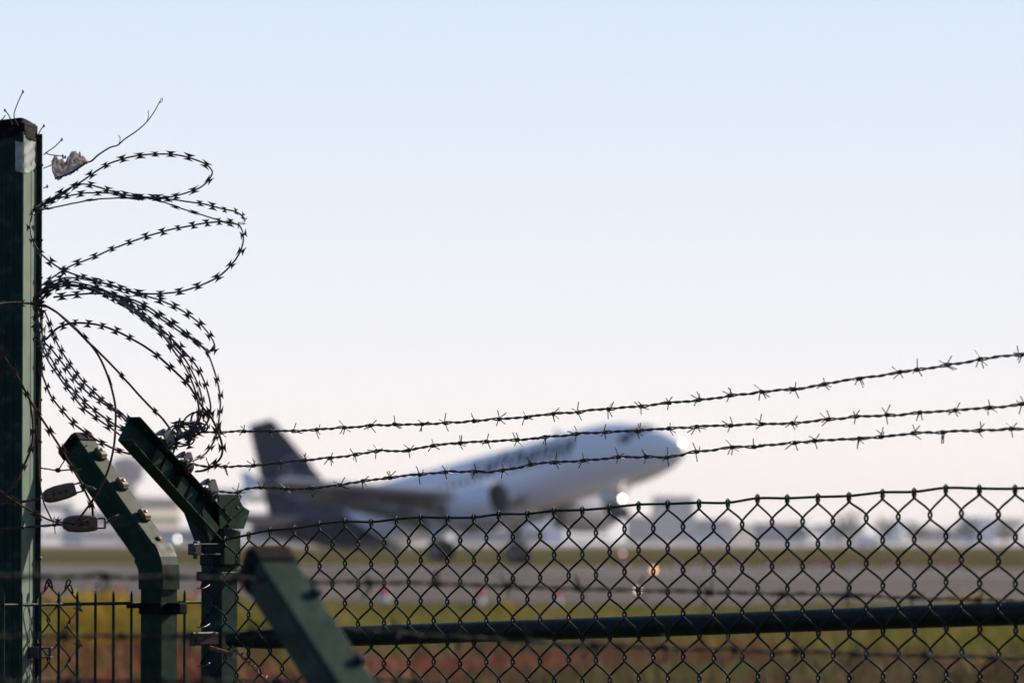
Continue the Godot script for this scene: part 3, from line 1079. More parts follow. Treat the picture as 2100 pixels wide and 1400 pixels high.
# ---------------------------------------------------------------- the fences
func strand_mesh(right: bool, rows: int, p2: float, v2: float) -> ArrayMesh:
	var ov := .0034
	var pts := PackedVector3Array()
	var hook := [[.0075, -.011, .0045], [.004, -.004, .0048], [.001, .0045, .0042], [0.0, .0068, 0.0], [-.0006, .004, -.0036]]
	for h in hook: pts.append(Vector3(h[0], h[1], h[2]))
	var per := 12
	for i in range(1, rows * per + 1):
		var ph := float(i) / per
		var fr := fposmod(ph, 2.0)
		var tri := 1.0 - 2.0 * fr if fr < 1.0 else 2.0 * fr - 3.0
		var w := .28 * tri + .72 * cos(PI * ph)
		w = clampf(w * 1.03, -1.0, 1.0)
		var x := p2 * .5 - (p2 * .5 + ov) * w
		var k := clampf(ph * 2.0, 0.0, 1.0)
		pts.append(Vector3(x, -ph * v2, clampf(1.8 * sin(PI * ph), -1.0, 1.0) * .0026))
	if right:
		for i in pts.size(): pts[i] = Vector3(p2 - pts[i].x, pts[i].y, -pts[i].z)
	var s := Shape.new()
	s.tube(pts, .0019, 7)
	return s.mesh()

const TOPS := [[-3.0, 1138.0], [-2.0, 1122.0], [-1.0, 1109.0], [0.0, 1098.0], [1.0, 1088.0], [2.0, 1083.0], [3.0, 1076.0], [5.0, 1068.0], [7.0, 1065.0], [9.0, 1060.0], [11.0, 1054.0], [13.0, 1046.0], [15.0, 1038.0], [17.0, 1033.0], [20.0, 1024.0], [23.0, 1012.0], [25.0, 1006.0], [27.0, 1002.0], [31.0, 994.0]]
func fence_point(k: float) -> Vector3:
	var px := (508.0 + 45.43 * k) / (1.0 - .00615 * k)
	var py := 0.0
	for i in TOPS.size() - 1:
		if k <= TOPS[i + 1][0]:
			py = lerpf(TOPS[i][1], TOPS[i + 1][1], (k - TOPS[i][0]) / (TOPS[i + 1][0] - TOPS[i][0]))
			break
	return P(px, py, 9.1 * (1.0 - .00615 * k))

func fence() -> void:
	var a := fence_point(0.0)
	var b := fence_point(27.0)
	var dir := b - a
	dir.y = 0.0
	var p2 := dir.length() / 54.0
	dir = dir.normalized()
	var nrm := Vector3(-dir.z, 0, dir.x)
	if nrm.z < 0: nrm = -nrm
	var v2 := .0362
	var o := thing("chain_link_fence", "dark green chain link mesh on a tube rail running beside the end post", "fence", "", Vector3(a.x, 0, a.z))
	var even := strand_mesh(false, 50, p2, v2)
	var odd := strand_mesh(true, 50, p2, v2)
	var wire := PackedVector3Array()
	var col := {}
	var uneven := FastNoiseLite.new()
	uneven.seed = 21
	uneven.frequency = .19
	var rise := (fence_point(30.0).y - fence_point(22.0).y) / 16.0
	for c in range(-4, 101):               # each column of knots sits a little off
		var q := a + dir * (c * p2 + uneven.get_noise_1d(c) * .005)
		q.y = fence_point(minf(c, 60) * .5).y + maxf(c - 60, 0) * rise + uneven.get_noise_1d(c + 200.0) * .006
		col[c] = q + nrm * (uneven.get_noise_1d(c * .6 + 400.0) * .006)
	for c in range(-4, 100):
		var base: Vector3 = col[c]
		if posmod(c, 2) == 0: wire.append(base + Vector3(0, .0008 + rng.randf_range(0, .0015), 0))
		var across: Vector3 = (col[c + 1] - base) / p2
		put("wire_strand", even if posmod(c, 2) == 0 else odd, M.green_wire, o, Transform3D(Basis(across, Vector3.UP, nrm), base - o.position))
	var s := Shape.new()
	for i in wire.size(): wire[i] -= o.position
	wire.insert(0, P(398, 1128, 9.24) - o.position)
	s.tube(curve(wire, .012), .0022, 8)
	put("top_wire", s, M.green_wire, o)
	s = Shape.new()
	var r0 := P(486, 1312, 9.17)
	var r1 := P(2300, 1250, 7.46)
	r1 += (r1 - r0) * .72
	var rd := (r1 - r0).normalized()
	var rp := PackedVector3Array([r0 - rd * .02, r0 + rd * .012, r0 + rd * .05, r0 + rd * .09])
	var rr := PackedFloat32Array([.013, .014, .0165, .0185])
	for k in range(1, 12):
		rp.append(r0.lerp(r1, .05 + .95 * k / 11.0) + Vector3(0, rng.randf_range(-.0008, .0008), 0)); rr.append(.0185)
	for i in rp.size(): rp[i] -= o.position
	s.tube(rp, rr, 20)
	put("rail", s, M.green_dark, o)
	s = Shape.new()
	var bl := PackedVector3Array()
	for k in 40:
		var t := k / 39.0
		var q := P(476, 1326, 9.1).lerp(P(575, 1418, 9.02), t)
		bl.append(q + Vector3(cos(k * 1.9), sin(k * 1.9), sin(k * .7)) * .0035 - o.position)
	s.tube(bl, .0021, 6)
	s.rod(P(430, 1328, 9.08) - o.position, P(476, 1342, 9.07) - o.position, .0042, 8)
	put("tie_wire", s, M.copper, o)
	end_post()
	bent_post()
	tall_post()
	bar_fence(p2, v2)
	barbed_wires()
	razor_wires()
	twigs()
	front_fence()

func sweep(s: Shape, pts: PackedVector3Array, g: Vector3, hg: float, hn: float, e := .004) -> void:
	# a rectangular tube with chamfered edges along pts; g is the side that stays put
	var rings := []
	for i in pts.size():
		var t0 := (pts[i] - pts[maxi(i - 1, 0)])
		var t1 := (pts[mini(i + 1, pts.size() - 1)] - pts[i])
		var t := (t0.normalized() + t1.normalized()).normalized()
		var nn := g.cross(t).normalized()
		var k := 1.0
		if i > 0 and i < pts.size() - 1: k = 1.0 / maxf(.5, cos(t0.angle_to(t1) * .5))
		var ring := []
		for c in [[1, 1, 0], [1, 1, 1], [-1, 1, 1], [-1, 1, 0], [-1, -1, 0], [-1, -1, 1], [1, -1, 1], [1, -1, 0]]:
			var x: float = c[0] * (hg - (e if c[2] == 1 else 0.0))
			var y: float = c[1] * (hn - (0.0 if c[2] == 1 else e)) * k
			ring.append(pts[i] + g * x + nn * y)
		rings.append(ring)
	for i in rings.size() - 1:
		for j in 8:
			var out: Vector3 = (rings[i][j] + rings[i][(j + 1) % 8]) * .5 - pts[i]
			s.face(rings[i][j], rings[i][(j + 1) % 8], rings[i + 1][(j + 1) % 8], rings[i + 1][j], out)
	for i in [0, rings.size() - 1]:
		for j in 8: s.tri(pts[i], rings[i][j], rings[i][(j + 1) % 8])

func plate_px(s: Shape, poly: Array, p0: Vector3, nn: Vector3, th: float, off: Vector3) -> void:
	var w := PackedVector3Array()
	var fl := PackedVector2Array()
	for q in poly:
		w.append(on_plane(q[0], q[1], p0, nn) - off)
		fl.append(Vector2(q[0], q[1]))
	s.plate(w, fl, nn, th)

func end_post() -> void:
	var f := Vector3(.79, 0, .613).normalized()
	var nh := Vector3(-.613, 0, .79).normalized()
	var c := P(449, 1250, 9.22)
	var at := Vector3(c.x, 0, c.z)
	var o := thing("end_post", "square green end post carrying a channel shaped angled arm with three wire tensioners", "post", "", at)
	var off := at
	var top := P(449, 1088, 9.22).y
	var s := Shape.new()
	s.box(Vector3(0, top / 2, 0), f * .026, Vector3(0, top / 2, 0), nh * .026, .004)
	put("post", s, M.green, o)
	s = Shape.new()
	var y0 := P(449, 1163, 9.22).y
	var y1 := P(449, 1083, 9.22).y
	s.box(Vector3(0, (y0 + y1) / 2, 0) + f * .002, f * .031, Vector3(0, (y1 - y0) / 2, 0), nh * .029, .006)
	put("sleeve", s, M.green, o)
	s = Shape.new()
	s.box(Vector3(0, P(449, 1181, 9.22).y, 0), f * .0295, Vector3(0, .0085, 0), nh * .031, .002)
	s.box(Vector3(0, P(449, 1181, 9.22).y, 0) + nh * .038 - f * .012, f * .003, Vector3(0, .0085, 0), nh * .012, .001)
	put("band_clamp", s, M.green, o)
	# head bracket
	var p0 := c + f * .036
	s = Shape.new()
	plate_px(s, [[446, 1014], [491, 1014], [494, 1018], [490, 1026], [496, 1038], [510, 1047], [505, 1064], [498, 1084], [449, 1084], [447, 1050]], p0, f, .004, off)
	var pl := put("bracket_plate", s, M.green, o)
	s = Shape.new()
	for q in [[[457, 1046], [489, 1018]], [[464, 1079], [502, 1046]]]:
		var a1 := on_plane(q[0][0], q[0][1], p0 + f * .002, f) - off
		var b1 := on_plane(q[1][0], q[1][1], p0 + f * .002, f) - off
		var t := (b1 - a1).normalized()
		s.box((a1 + b1) / 2, (b1 - a1) / 2, f.cross(t) * .004, f * .0045, .002)
	put("pressed_rib", s, M.green, pl)
	for q in [[489, 1037], [468, 1059]]:
		s = Shape.new()
		var h := on_plane(q[0], q[1], p0 + f * .0022, f) - off
		s.lathe(h, f, [[0.0, .0001], [.0004, .0040], [.0009, .0044]], 14)  # dark disc laid on the plate, painting the shade of a hole
		put("hole_shade_disc", s, M.dark, pl)
	s = Shape.new()
	plate_px(s, [[411, 1046], [415, 1040], [449, 1082], [429, 1111]], p0 + f * .006, f, .004, off)
	put("cheek_plate", s, M.green, o)
	s = Shape.new()
	plate_px(s, [[377, 1050], [384, 1041], [409, 1044], [430, 1110], [399, 1109]], c + f * .02 + nh * .03, Vector3(-.5, 0, .866), .004, off)
	put("cheek_plate", s, M.green, o)
	# slotted arm
	var ph := deg_to_rad(54.1)
	var ax := nh * sin(ph) + Vector3.UP * cos(ph)
	var nn := Vector3.UP * sin(ph) - nh * cos(ph)
	var b := P(425, 1068, 9.18) - off
	var ln := .289
	s = Shape.new()
	var lo := -.035
	var md := (ln + lo) / 2
	var hf := (ln - lo) / 2
	s.box(b + ax * md, ax * hf, nn * .026, f * .0016, .0008)
	s.box(b + ax * md - nn * .026 + f * .016, ax * hf, nn * .0016, f * .0165, .0008)
	s.box(b + ax * md + nn * .026 + f * .013, ax * hf, nn * .0016, f * .0135, .0008)
	var arm := put("angled_arm", s, M.green, o)
	for t in [.084, .114, .170, .200]:
		s = Shape.new()
		s.box(b + ax * t - nn * .004 + f * .012, ax * .0125, nn * .0165, f * .0105, .0012)  # blocks added to catch the sun as lit patches inside the channel
		put("sun_catch_block", s, M.green, arm)
	var i := 0
	for t in [.205, .135, .050]:
		tensioner(o, b + ax * t + nn * .036 + f * .018, ax, nn, f, i)
		i += 1
	# clamp for the mesh
	s = Shape.new()
	var cy := P(432, 1126, 9.16).y
	var q0 := on_plane(391, 1126, c + f * .04, f) - off
	q0.y = cy
	var side := -nh
	s.box(q0 + side * .010, side * .011, Vector3(0, .0105, 0), f * .008, .0015)
	s.box(q0 + side * .045 + Vector3(0, .0095, 0), side * .030, Vector3(0, .0012, 0), f * .008, .0005)
	s.box(q0 + side * .045 - Vector3(0, .0095, 0), side * .030, Vector3(0, .0012, 0), f * .008, .0005)
	s.rod(q0 + side * .012 + Vector3(0, -.018, 0), q0 + side * .012 + Vector3(0, .015, 0), .004, 8)
	s.rod(q0 + side * .004 + f * .008, q0 + side * .004 + f * .012, .0045, 6)
	put("mesh_clamp", s, M.steel, o)
	s = Shape.new()
	q0 = on_plane(392, 1310, c + f * .034, f) - off
	s.box(q0 + side * .035, side * .037, Vector3(0, .0125, 0), f * .006, .003)
	s.rod(q0 + side * .008 + f * .005, q0 + side * .008 + f * .010, .005, 6)
	put("rail_bracket", s, M.steel, o)
	for yy in [1205, 1285, 1365]:
		s = Shape.new()
		var pts := PackedVector3Array()
		for k in 9:
			var tt := k / 8.0
			pts.append(on_plane(403 + 26 * tt, yy + 4.0 * sin(tt * PI) - 6.0 * tt, c + f * (.028 + .006 * sin(tt * PI)), f) - off)
		s.tube(pts, .0013, 6)
		put("tie_wire", s, M.steel, o)

func tensioner(o: Node3D, c: Vector3, ax: Vector3, nn: Vector3, f: Vector3, i: int) -> void:
	var s := Shape.new()
	var t := (ax * .55 + Vector3.UP * .6).normalized()
	var sd := t.cross(f).normalized()
	s.box(c + nn * .004 + f * .012, t * .013, sd * .011, f * .0016, .001)
	s.box(c + nn * .004 + t * .012, t * .0015, sd * .011, f * .013, .001)
	var br := put("tensioner_bracket", s, M.zinc, o)
	s = Shape.new()
	var bp := c + nn * .004 + t * .014 + f * .004
	s.lathe(bp, t, [[0.0, .0052], [.002, .0052], [.0045, .004], [.006, .0001]], 12)
	put("bolt", s, M.zinc, br)
	s = Shape.new()
	var w := (f * .8 - nn * .2 - ax * .35).normalized()
	s.lathe(c - nn * .004 - ax * .008 - w * .012, w, [[0.0, .003], [0.0, .012], [.002, .012], [.003, .0085], [.021, .0085], [.022, .012], [.024, .012], [.024, .003]], 20)
	var sp := put("tensioner_spool", s, M.steel, o)
	s = Shape.new()
	var e1 := w.cross(nn).normalized()
	var e2 := w.cross(e1)
	var pts := PackedVector3Array()
	for k in 84:
		var a := k * TAU / 16.0
		var r := .0105 + .0022 * sin(k * .31 + i)
		pts.append(c - nn * .004 - ax * .008 - w * .009 + w * (.018 * k / 84.0) + (e1 * cos(a) + e2 * sin(a)) * r)
	s.tube(pts, .0014, 5)
	put("wound_wire", s, M.steel, sp)

func bent_post() -> void:
	var nh := Vector3(-.8, 0, -.6)
	var g := Vector3(.6, 0, -.8)
	var c := P(325, 1300, 9.45)
	var at := Vector3(c.x, 0, c.z)
	var o := thing("bent_post", "square green post with a bent capped top arm holding clips and wires", "post", "", at)
	var ph := deg_to_rad(43.4)
	var ax := nh * sin(ph) + Vector3.UP * cos(ph)
	var nn := Vector3.UP * sin(ph) - nh * cos(ph)
	var bend := Vector3(0, P(325, 1152, 9.45).y, 0)
	var s := Shape.new()
	sweep(s, PackedVector3Array([Vector3.ZERO, bend - Vector3(0, .02, 0)]), g, .0268, .0268)
	put("post", s, M.green, o)
	s = Shape.new()
	sweep(s, PackedVector3Array([bend + ax * .0, bend + ax * .308]), g, .0272, .0272, .005)
	var arm := put("angled_arm", s, M.green, o)
	s = Shape.new()
	sweep(s, PackedVector3Array([Vector3(0, P(325, 1208, 9.45).y, 0), bend - Vector3(0, .024, 0), bend - Vector3(0, .012, 0) + nh * .0015, bend + nh * .005 - Vector3(0, .001, 0), bend + ax * .012 + nh * .0015, bend + ax * .024]), g, .0325, .0315, .008)
	put("elbow_sleeve", s, M.green, o)
	s = Shape.new()
	sweep(s, PackedVector3Array([bend + ax * .302, bend + ax * .321]), g, .0298, .0298, .006)
	put("end_cap", s, M.cap, o)
	for t in [.262, .180, .096]:
		s = Shape.new()
		var q: Vector3 = bend + ax * t + nn * .0272 + g * .004
		s.box(q + nn * .006, ax * .012, g * .0105, nn * .0062, .004)
		s.box(q + nn * .004 - ax * .010, ax * .005, g * .0085, nn * .0042, .002)
		var cl := put("wire_clip", s, M.brown_plastic, arm)
		s = Shape.new()
		s.lathe(q + nn * .0125 + ax * .002, nn, [[0.0, .0001], [0.0, .0046], [.0016, .004], [.0022, .0001]], 10)
		put("screw", s, M.zinc, cl)
	s = Shape.new()
	s.lathe(bend + ax * .036 + nn * .0268 + g * .004, nn, [[0.0, .0058], [.004, .0055], [.0045, .0001]], 6)
	put("rusty_bolt", s, M.copper, o)
	s = Shape.new()
	var y := P(325, 1247, 9.45).y
	s.box(Vector3(0, y, 0), g * .0285, Vector3(0, .011, 0), nh * .0285, .002)
	s.box(Vector3(0, y, 0) - nh * .045, g * .012, Vector3(0, .011, 0), nh * .018, .002)
	s.box(Vector3(0, y + .004, 0) + (nh * .6 - g).normalized() * .048, g * .018, Vector3(0, .0035, 0), nh * .008, .001)
	put("band_clamp", s, M.cap, o)
	s = Shape.new()
	var pts := PackedVector3Array()
	for q in [[78, 959, 9.36], [100, 962, 9.36], [118, 965, 9.37], [140, 963, 9.37], [152, 964, 9.37], [165, 962, 9.38]]: pts.append(P(q[0], q[1], q[2]) - at)
	s.tube(curve(pts, .006), .0016, 6)
	s.ball(P(118, 964, 9.37) - at, Vector3(.006, .005, .005), 8)
	s.rod(P(121, 960, 9.37) - at, P(137, 935, 9.37) - at, .0014, 6)
	s.rod(P(137, 935, 9.37) - at, P(178, 913, 9.39) - at, .0014, 6)
	put("tie_wire", s, M.green_wire, o)
	insulator("wire_insulator", "tilted brown plastic wire insulator with a cast shade beside the tall post", Vector2(86, 1020), Vector2(152, 1002), 33.0, 9.36, Vector2(196, 1003))
	insulator("wire_insulator", "level brown plastic wire insulator joined by a spring to the bent arm", Vector2(127, 1074), Vector2(197, 1073), 36.0, 9.36, Vector2(243, 1055))

func insulator(called: String, label: String, a: Vector2, b: Vector2, tall: float, d: float, hook: Vector2) -> void:
	var A := P(a.x, a.y, d)
	var B := P(b.x, b.y, d + .02)
	var mid := (A + B) / 2
	var o := thing(called, label, "insulator", "wire insulators", mid)
	var t := (B - A).normalized()
	var up := Vector3(0, 0, 1).cross(t).normalized()
	var dp := t.cross(up)
	var h := tall / F * d / 2
	var l := (B - A).length()
	var s := Shape.new()
	var rings := []
	for q in [[0.0, .25, .3], [.04, .55, .7], [.18, .88, .95], [.4, 1.0, 1.0], [.75, .97, 1.0], [.95, .85, .95], [1.0, .78, .8]]:
		var ring := PackedVector3Array()
		for k in 20:
			var an := TAU * k / 20.0
			var e := 0.4
			var cx := signf(cos(an)) * absf(cos(an)) ** e
			var sy := signf(sin(an)) * absf(sin(an)) ** e
			ring.append(A - mid + t * (q[0] * l) + up * (sy * h * q[1]) + dp * (cx * .013 * q[2]))
		rings.append(ring)
	s.skin(rings)
	for e in [0, rings.size() - 1]:
		var c := Vector3.ZERO
		for q in rings[e]: c += q / 20.0
		for k in 20: s.tri(c, rings[e][k], rings[e][(k + 1) % 20])
	var body := put("body", s, M.brown_plastic, o)
	s = Shape.new()
	for k in 3:
		var c := A - mid + t * (l * (.3 + .2 * k)) - dp * -.0135
		s.lathe(c, (P(0, 0, 0) - P(0, 0, 1)).normalized(), [[0.0, .0001], [.0012, .003]], 8)
	put("wire_slot", s, M.dark, body)
	s = Shape.new()
	var e0 := B - mid
	for sg in [-1.0, 1.0]: s.box(e0 + t * .008 + up * (h * .55 * sg), t * .009, up * .0016, dp * .006, .0008)
	s.box(e0 + t * .0165, t * .0014, up * (h * .55), dp * .006, .0006)
	put("metal_yoke", s, M.steel, o)
	s = Shape.new()
	var H := P(hook.x, hook.y, d + .03) - mid
	var pts := PackedVector3Array()
	var q0 := e0 + t * .018
	for k in 60:
		var tt := k / 59.0
		var rad := .0042 if tt > .15 and tt < .85 else .001
		pts.append(q0.lerp(H, tt) + (up * cos(k * .85) + dp * sin(k * .85)) * rad)
	s.tube(pts, .0011, 5)
	put("spring", s, M.steel, o)

func tall_post() -> void:
	var fr := Vector3(.975, 0, .222)         # the sunlit side
	var fl := Vector3(-.222, 0, .975)        # the side in shade
	var corner := P(44, 700, 9.42)
	var hi := P(44, 262, 9.42).y
	var w1 := .084                           # sunlit side, across
	var w2 := .086
	var c := corner - fr * (w2 / 2) - fl * (w1 / 2)
	var at := Vector3(c.x, 0, c.z)
	var o := thing("tall_post", "tall green steel post with a black cap, draped in razor wire loops", "post", "", at)
	var s := Shape.new()
	s.box(Vector3(0, hi / 2, 0), fr * (w2 / 2), Vector3(0, hi / 2, 0), fl * (w1 / 2), .003)
	put("post", s, M.green, o)
	s = Shape.new()
	for k in [-.030, -.014, .006, .022]:
		s.box(Vector3(0, hi / 2, 0) + fr * k + fl * (w1 / 2 + .0005), fr * .0035, Vector3(0, hi / 2 - .01, 0), fl * .0016, .0012)
	put("rib", s, M.green, o)
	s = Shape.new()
	s.box(Vector3(0, hi / 2 - .004, 0) + fr * (w2 / 2 + .0005), fr * .0012, Vector3(0, hi / 2 - .008, 0), fl * (w1 / 2 - .001), .0006)  # covers the sunlit side; its sunlight is painted in by the paler green
	put("sunlit_strip", s, M.green_sunlit, o).set_meta("label", "edge strip with sunlight painted in as paler green")
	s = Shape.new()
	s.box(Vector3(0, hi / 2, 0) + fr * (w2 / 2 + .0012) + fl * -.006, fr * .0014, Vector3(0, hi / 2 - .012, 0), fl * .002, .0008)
	put("seam", s, M.green_sunlit, o)
	s = Shape.new()
	s.box(Vector3(0, hi / 2, 0) + fr * (w2 / 2 + .006) - fl * (w1 / 2 - .002), fr * .0065, Vector3(0, hi / 2 - .004, 0), fl * .002, .0008)
	var bar := put("flat_bar", s, M.green, o)
	for py in [330, 408, 486, 564, 654, 740, 817, 904, 983, 1065, 1145, 1226, 1310, 1390]:
		s = Shape.new()
		var q := Vector3(0, P(80, py, 9.42).y, 0) + fr * (w2 / 2 + .0115) - fl * (w1 / 2 - .004)
		s.ball(q, Vector3(.0042, .0042, .0042), 8)
		put("rivet", s, M.steel, bar)
	s = Shape.new()
	s.box(Vector3(0, hi + .004, 0), fr * (w2 / 2 + .003), Vector3(0, .012, 0), fl * (w1 / 2 + .003), .006)
	var rings := []
	for i in 6:
		var t := i / 5.0
		var ring := PackedVector3Array()
		for k in 24:
			var an := TAU * k / 24.0
			var e := .5
			ring.append(Vector3(0, hi - .018 + t * .036 + .004 * sin(an * 2.0), 0) + fr * (signf(cos(an)) * absf(cos(an)) ** e * (w2 / 2 + .005 * (1.0 - t * t))) + fl * (signf(sin(an)) * absf(sin(an)) ** e * (w1 / 2 + .005 * (1.0 - t * t))))
		rings.append(ring)
	s.skin(rings)
	put("cap", s, M.cap, o)
	s = Shape.new()
	var q0 := Vector3(0, P(60, 1338, 9.42).y, 0) + fr * (w2 / 2 + .012) - fl * .01
	s.box(q0, fr * .012, Vector3(0, .011, 0), fl * .016, .002)
	s.box(q0 + fr * .02 + Vector3(0, .009, 0), fr * .014, Vector3(0, .0014, 0), fl * .010, .0006)
	s.box(q0 + fr * .02 - Vector3(0, .009, 0), fr * .014, Vector3(0, .0014, 0), fl * .010, .0006)
	s.rod(q0 + fr * .03 - Vector3(0, .012, 0), q0 + fr * .03 + Vector3(0, .012, 0), .003, 8)
	put("mesh_clamp", s, M.steel, o)
	# film of clear plastic wrapped round the head of the post
	s = Shape.new()
	rings = []
	for i in 15:
		var t := i / 14.0
		var ring := PackedVector3Array()
		for k in 15:
			var u := k / 14.0
			var an := u * 2.0
			var q := Vector3.ZERO
			var e := .0025 + .0012 * (sin(u * 9.0 + t * 4.0) * .5 + .5) + .0007 * sin(t * 17.0 + u * 5.0)
			if u < .3: q = fl * (w1 / 2 + e) + fr * (w2 / 2 - .014 + .014 * u / .3)
			else: q = fr * (w2 / 2 + e) + fl * (w1 / 2 - (w1 - .016) * (u - .3) / .7)
			q.y = P(60, 287.0 + 62.0 * t + 6.0 * sin(u * 4.0) - 6.0 * u, 9.42).y
			ring.append(q)
		rings.append(ring)
	s.skin(rings, false)
	var fm := put("plastic_film", s, M.film, self, Transform3D(Basis(), at))
	tag(fm, "crumpled pale plastic film wrapped round the head of the tall post", "plastic film")

func bar_fence(p2: float, v2: float) -> void:
	var a := P(-60, 1241.5, 9.10)
	var b := P(412, 1234.5, 9.62)
	var at := Vector3(a.x, 0, a.z)
	var o := thing("bar_fence", "low green bar fence with pointed upright rods behind the bent post", "fence", "", at)
	var s := Shape.new()
	s.rod(a - at, b - at, .0033, 10)
	put("top_bar", s, M.green, o)
	s = Shape.new()
	s.rod(a - at - Vector3(0, .2, 0), b - at - Vector3(0, .2, 0), .0033, 10)
	put("lower_bar", s, M.green, o)
	for px in [-31, 6, 43, 82, 119.7, 157.7, 195, 232, 269, 306, 342, 378]:
		s = Shape.new()
		var d := lerpf(9.10, 9.62, (px + 60.0) / 472.0) - .007
		var tp := P(px, 1212 - (px - 150.0) * .008 + rng.randf_range(-1, 1), d) - at
		s.tube(PackedVector3Array([Vector3(tp.x, 0, tp.z), tp - Vector3(0, .014, 0), tp - Vector3(0, .008, 0), tp]), PackedFloat32Array([.0028, .0028, .0026, .0007]), 10)
		put("rod", s, M.green, o)
	# a cut-off strip of chain link hangs behind the rods
	var c := P(99, 1196, 9.47)
	var r := thing("mesh_remnant", "narrow cut strip of chain link mesh hanging beside the tall post", "fence", "", Vector3(c.x, 0, c.z))
	var dir := Vector3(.46, 0, -.888)
	var nrm := Vector3(.888, 0, .46)
	var even := strand_mesh(false, 48, p2, v2 * 1.04)
	var odd := strand_mesh(true, 48, p2, v2 * 1.04)
	for k in [-1, 0, 1, 2]:
		var q: Vector3 = dir * (k * p2) + Vector3(0, c.y + rng.randf_range(-.002, .002) - (.008 if k == 2 else 0.0), 0)
		put("wire_strand", even if posmod(k, 2) == 0 else odd, M.green_wire, r, Transform3D(Basis(dir, Vector3.UP, nrm), q))
	for py in [1248, 1320, 1398]:
		s = Shape.new()
		var q0 := P(152, py - 2, 9.52) - r.position
		s.tube(curve(PackedVector3Array([q0, P(160, py - 1, 9.50) - r.position, P(167, py + 4, 9.49) - r.position]), .003), .0026, 7)
		put("cut_end", s, M.steel, r)

# ---------------------------------------------------------------- barbed wire
func barb_mesh(seed_: int, k := 1.0) -> ArrayMesh:
	var g := RandomNumberGenerator.new()
	g.seed = seed_
	var s := Shape.new()
	var turn := g.randf() * TAU
	for w in 2:
		var pts := PackedVector3Array()
		var a0 := turn + w * g.randf_range(.9, 2.2)
		var d0 := Vector3(g.randf_range(-.55, .55), cos(a0), sin(a0)).normalized()
		var st := Vector3(-.003 + w * .004, cos(a0) * .003, sin(a0) * .003)
		pts.append(st + d0 * g.randf_range(.012, .018))
		pts.append(st + d0 * .006)
		var turns := g.randf_range(1.4, 2.1)
		for i in 18:
			var a := a0 + (i / 17.0) * turns * TAU
			pts.append(Vector3(-.003 + w * .004 + .0032 * i / 17.0, cos(a) * .0034, sin(a) * .0034))
		var a2 := a0 + turns * TAU
		var e := pts[pts.size() - 1]
		var d1 := Vector3(g.randf_range(-.5, .5), cos(a2) * .8 - sin(a2) * .5, sin(a2) * .8 + cos(a2) * .5).normalized()
		pts.append(e + d1 * .005)
		pts.append(e + d1 * g.randf_range(.010, .017))
		for i in pts.size(): pts[i] *= k
		s.tube(pts, .00105 * k, 5)
	return s.mesh()

func barbed(called: String, label: String, path: PackedVector3Array, barbs: PackedFloat32Array, mtl: Material, group: String, meshes: Array, k := 1.0) -> Node3D:
	var mid := path[path.size() / 2]
	var o := thing(called, label, "barbed wire", group, mid)
	var pts := curve(path, .0022)
	var n := pts.size()
	# where along the wire the barbs sit, as point numbers
	var at := PackedInt32Array()
	for b in barbs:
		var best := 0
		var bd := 1e9
		for i in range(0, n, 2):
			var q := pts[i] - EYE
			q = Basis(Vector3.RIGHT, -PITCH) * q
			var px := 1050.0 + q.x / -q.z * F
			if absf(px - b) < bd:
				bd = absf(px - b); best = i
		at.append(best)
	var open := PackedFloat32Array()
	open.resize(n)
	open.fill(0.0)
	for b in at:
		for i in range(maxi(0, b - 9), mini(n, b + 10)):
			open[i] = maxf(open[i], 1.0 - absf(i - b) / 9.0)
	var wob := FastNoiseLite.new()
	wob.seed = label.hash() & 0xffff
	wob.frequency = .035
	var e := [PackedVector3Array(), PackedVector3Array()]
	var twist := rng.randf() * TAU
	for i in n:
		var t := (pts[mini(i + 1, n - 1)] - pts[maxi(i - 1, 0)]).normalized()
		var side := t.cross(Vector3.UP).normalized()
		var up := side.cross(t)
		var c := pts[i] + up * wob.get_noise_1d(i * 1.0) * .0022 + side * wob.get_noise_1d(i * 1.0 + 400.0) * .0015
		twist += (.0022 / .024) * PI * (1.0 - .5 * open[i])
		var r := (.00122 + .0009 * open[i]) * k
		for w in 2:
			e[w].append(c + (side * cos(twist + w * PI) + up * sin(twist + w * PI)) * r - mid)
	for w in 2:
		var s := Shape.new()
		s.tube(e[w], .00132 * k, 7)
		put("strand", s, mtl, o)
	for b in at:
		var t := (pts[mini(b + 2, n - 1)] - pts[maxi(b - 2, 0)]).normalized()
		var side := t.cross(Vector3.UP).normalized()
		var bs := Basis(t, side.cross(t), side).rotated(t, rng.randf() * TAU)
		put("barb", meshes[rng.randi() % meshes.size()], mtl, o, Transform3D(bs, (e[0][b] + e[1][b]) * .5))
	return o

func px_path(q: Array, depth: Callable) -> PackedVector3Array:
	var out := PackedVector3Array()
	for a in q: out.append(P(a[0], a[1], depth.call(a[0])))
	var m := out.size()
	if q[m - 1][0] > 2100:                # the wire runs on beyond the frame
		var t := (out[m - 1] - out[m - 4]).normalized()
		for k in 5: out.append(out[m - 1] + t * (.3 * (k + 1)))
	return out

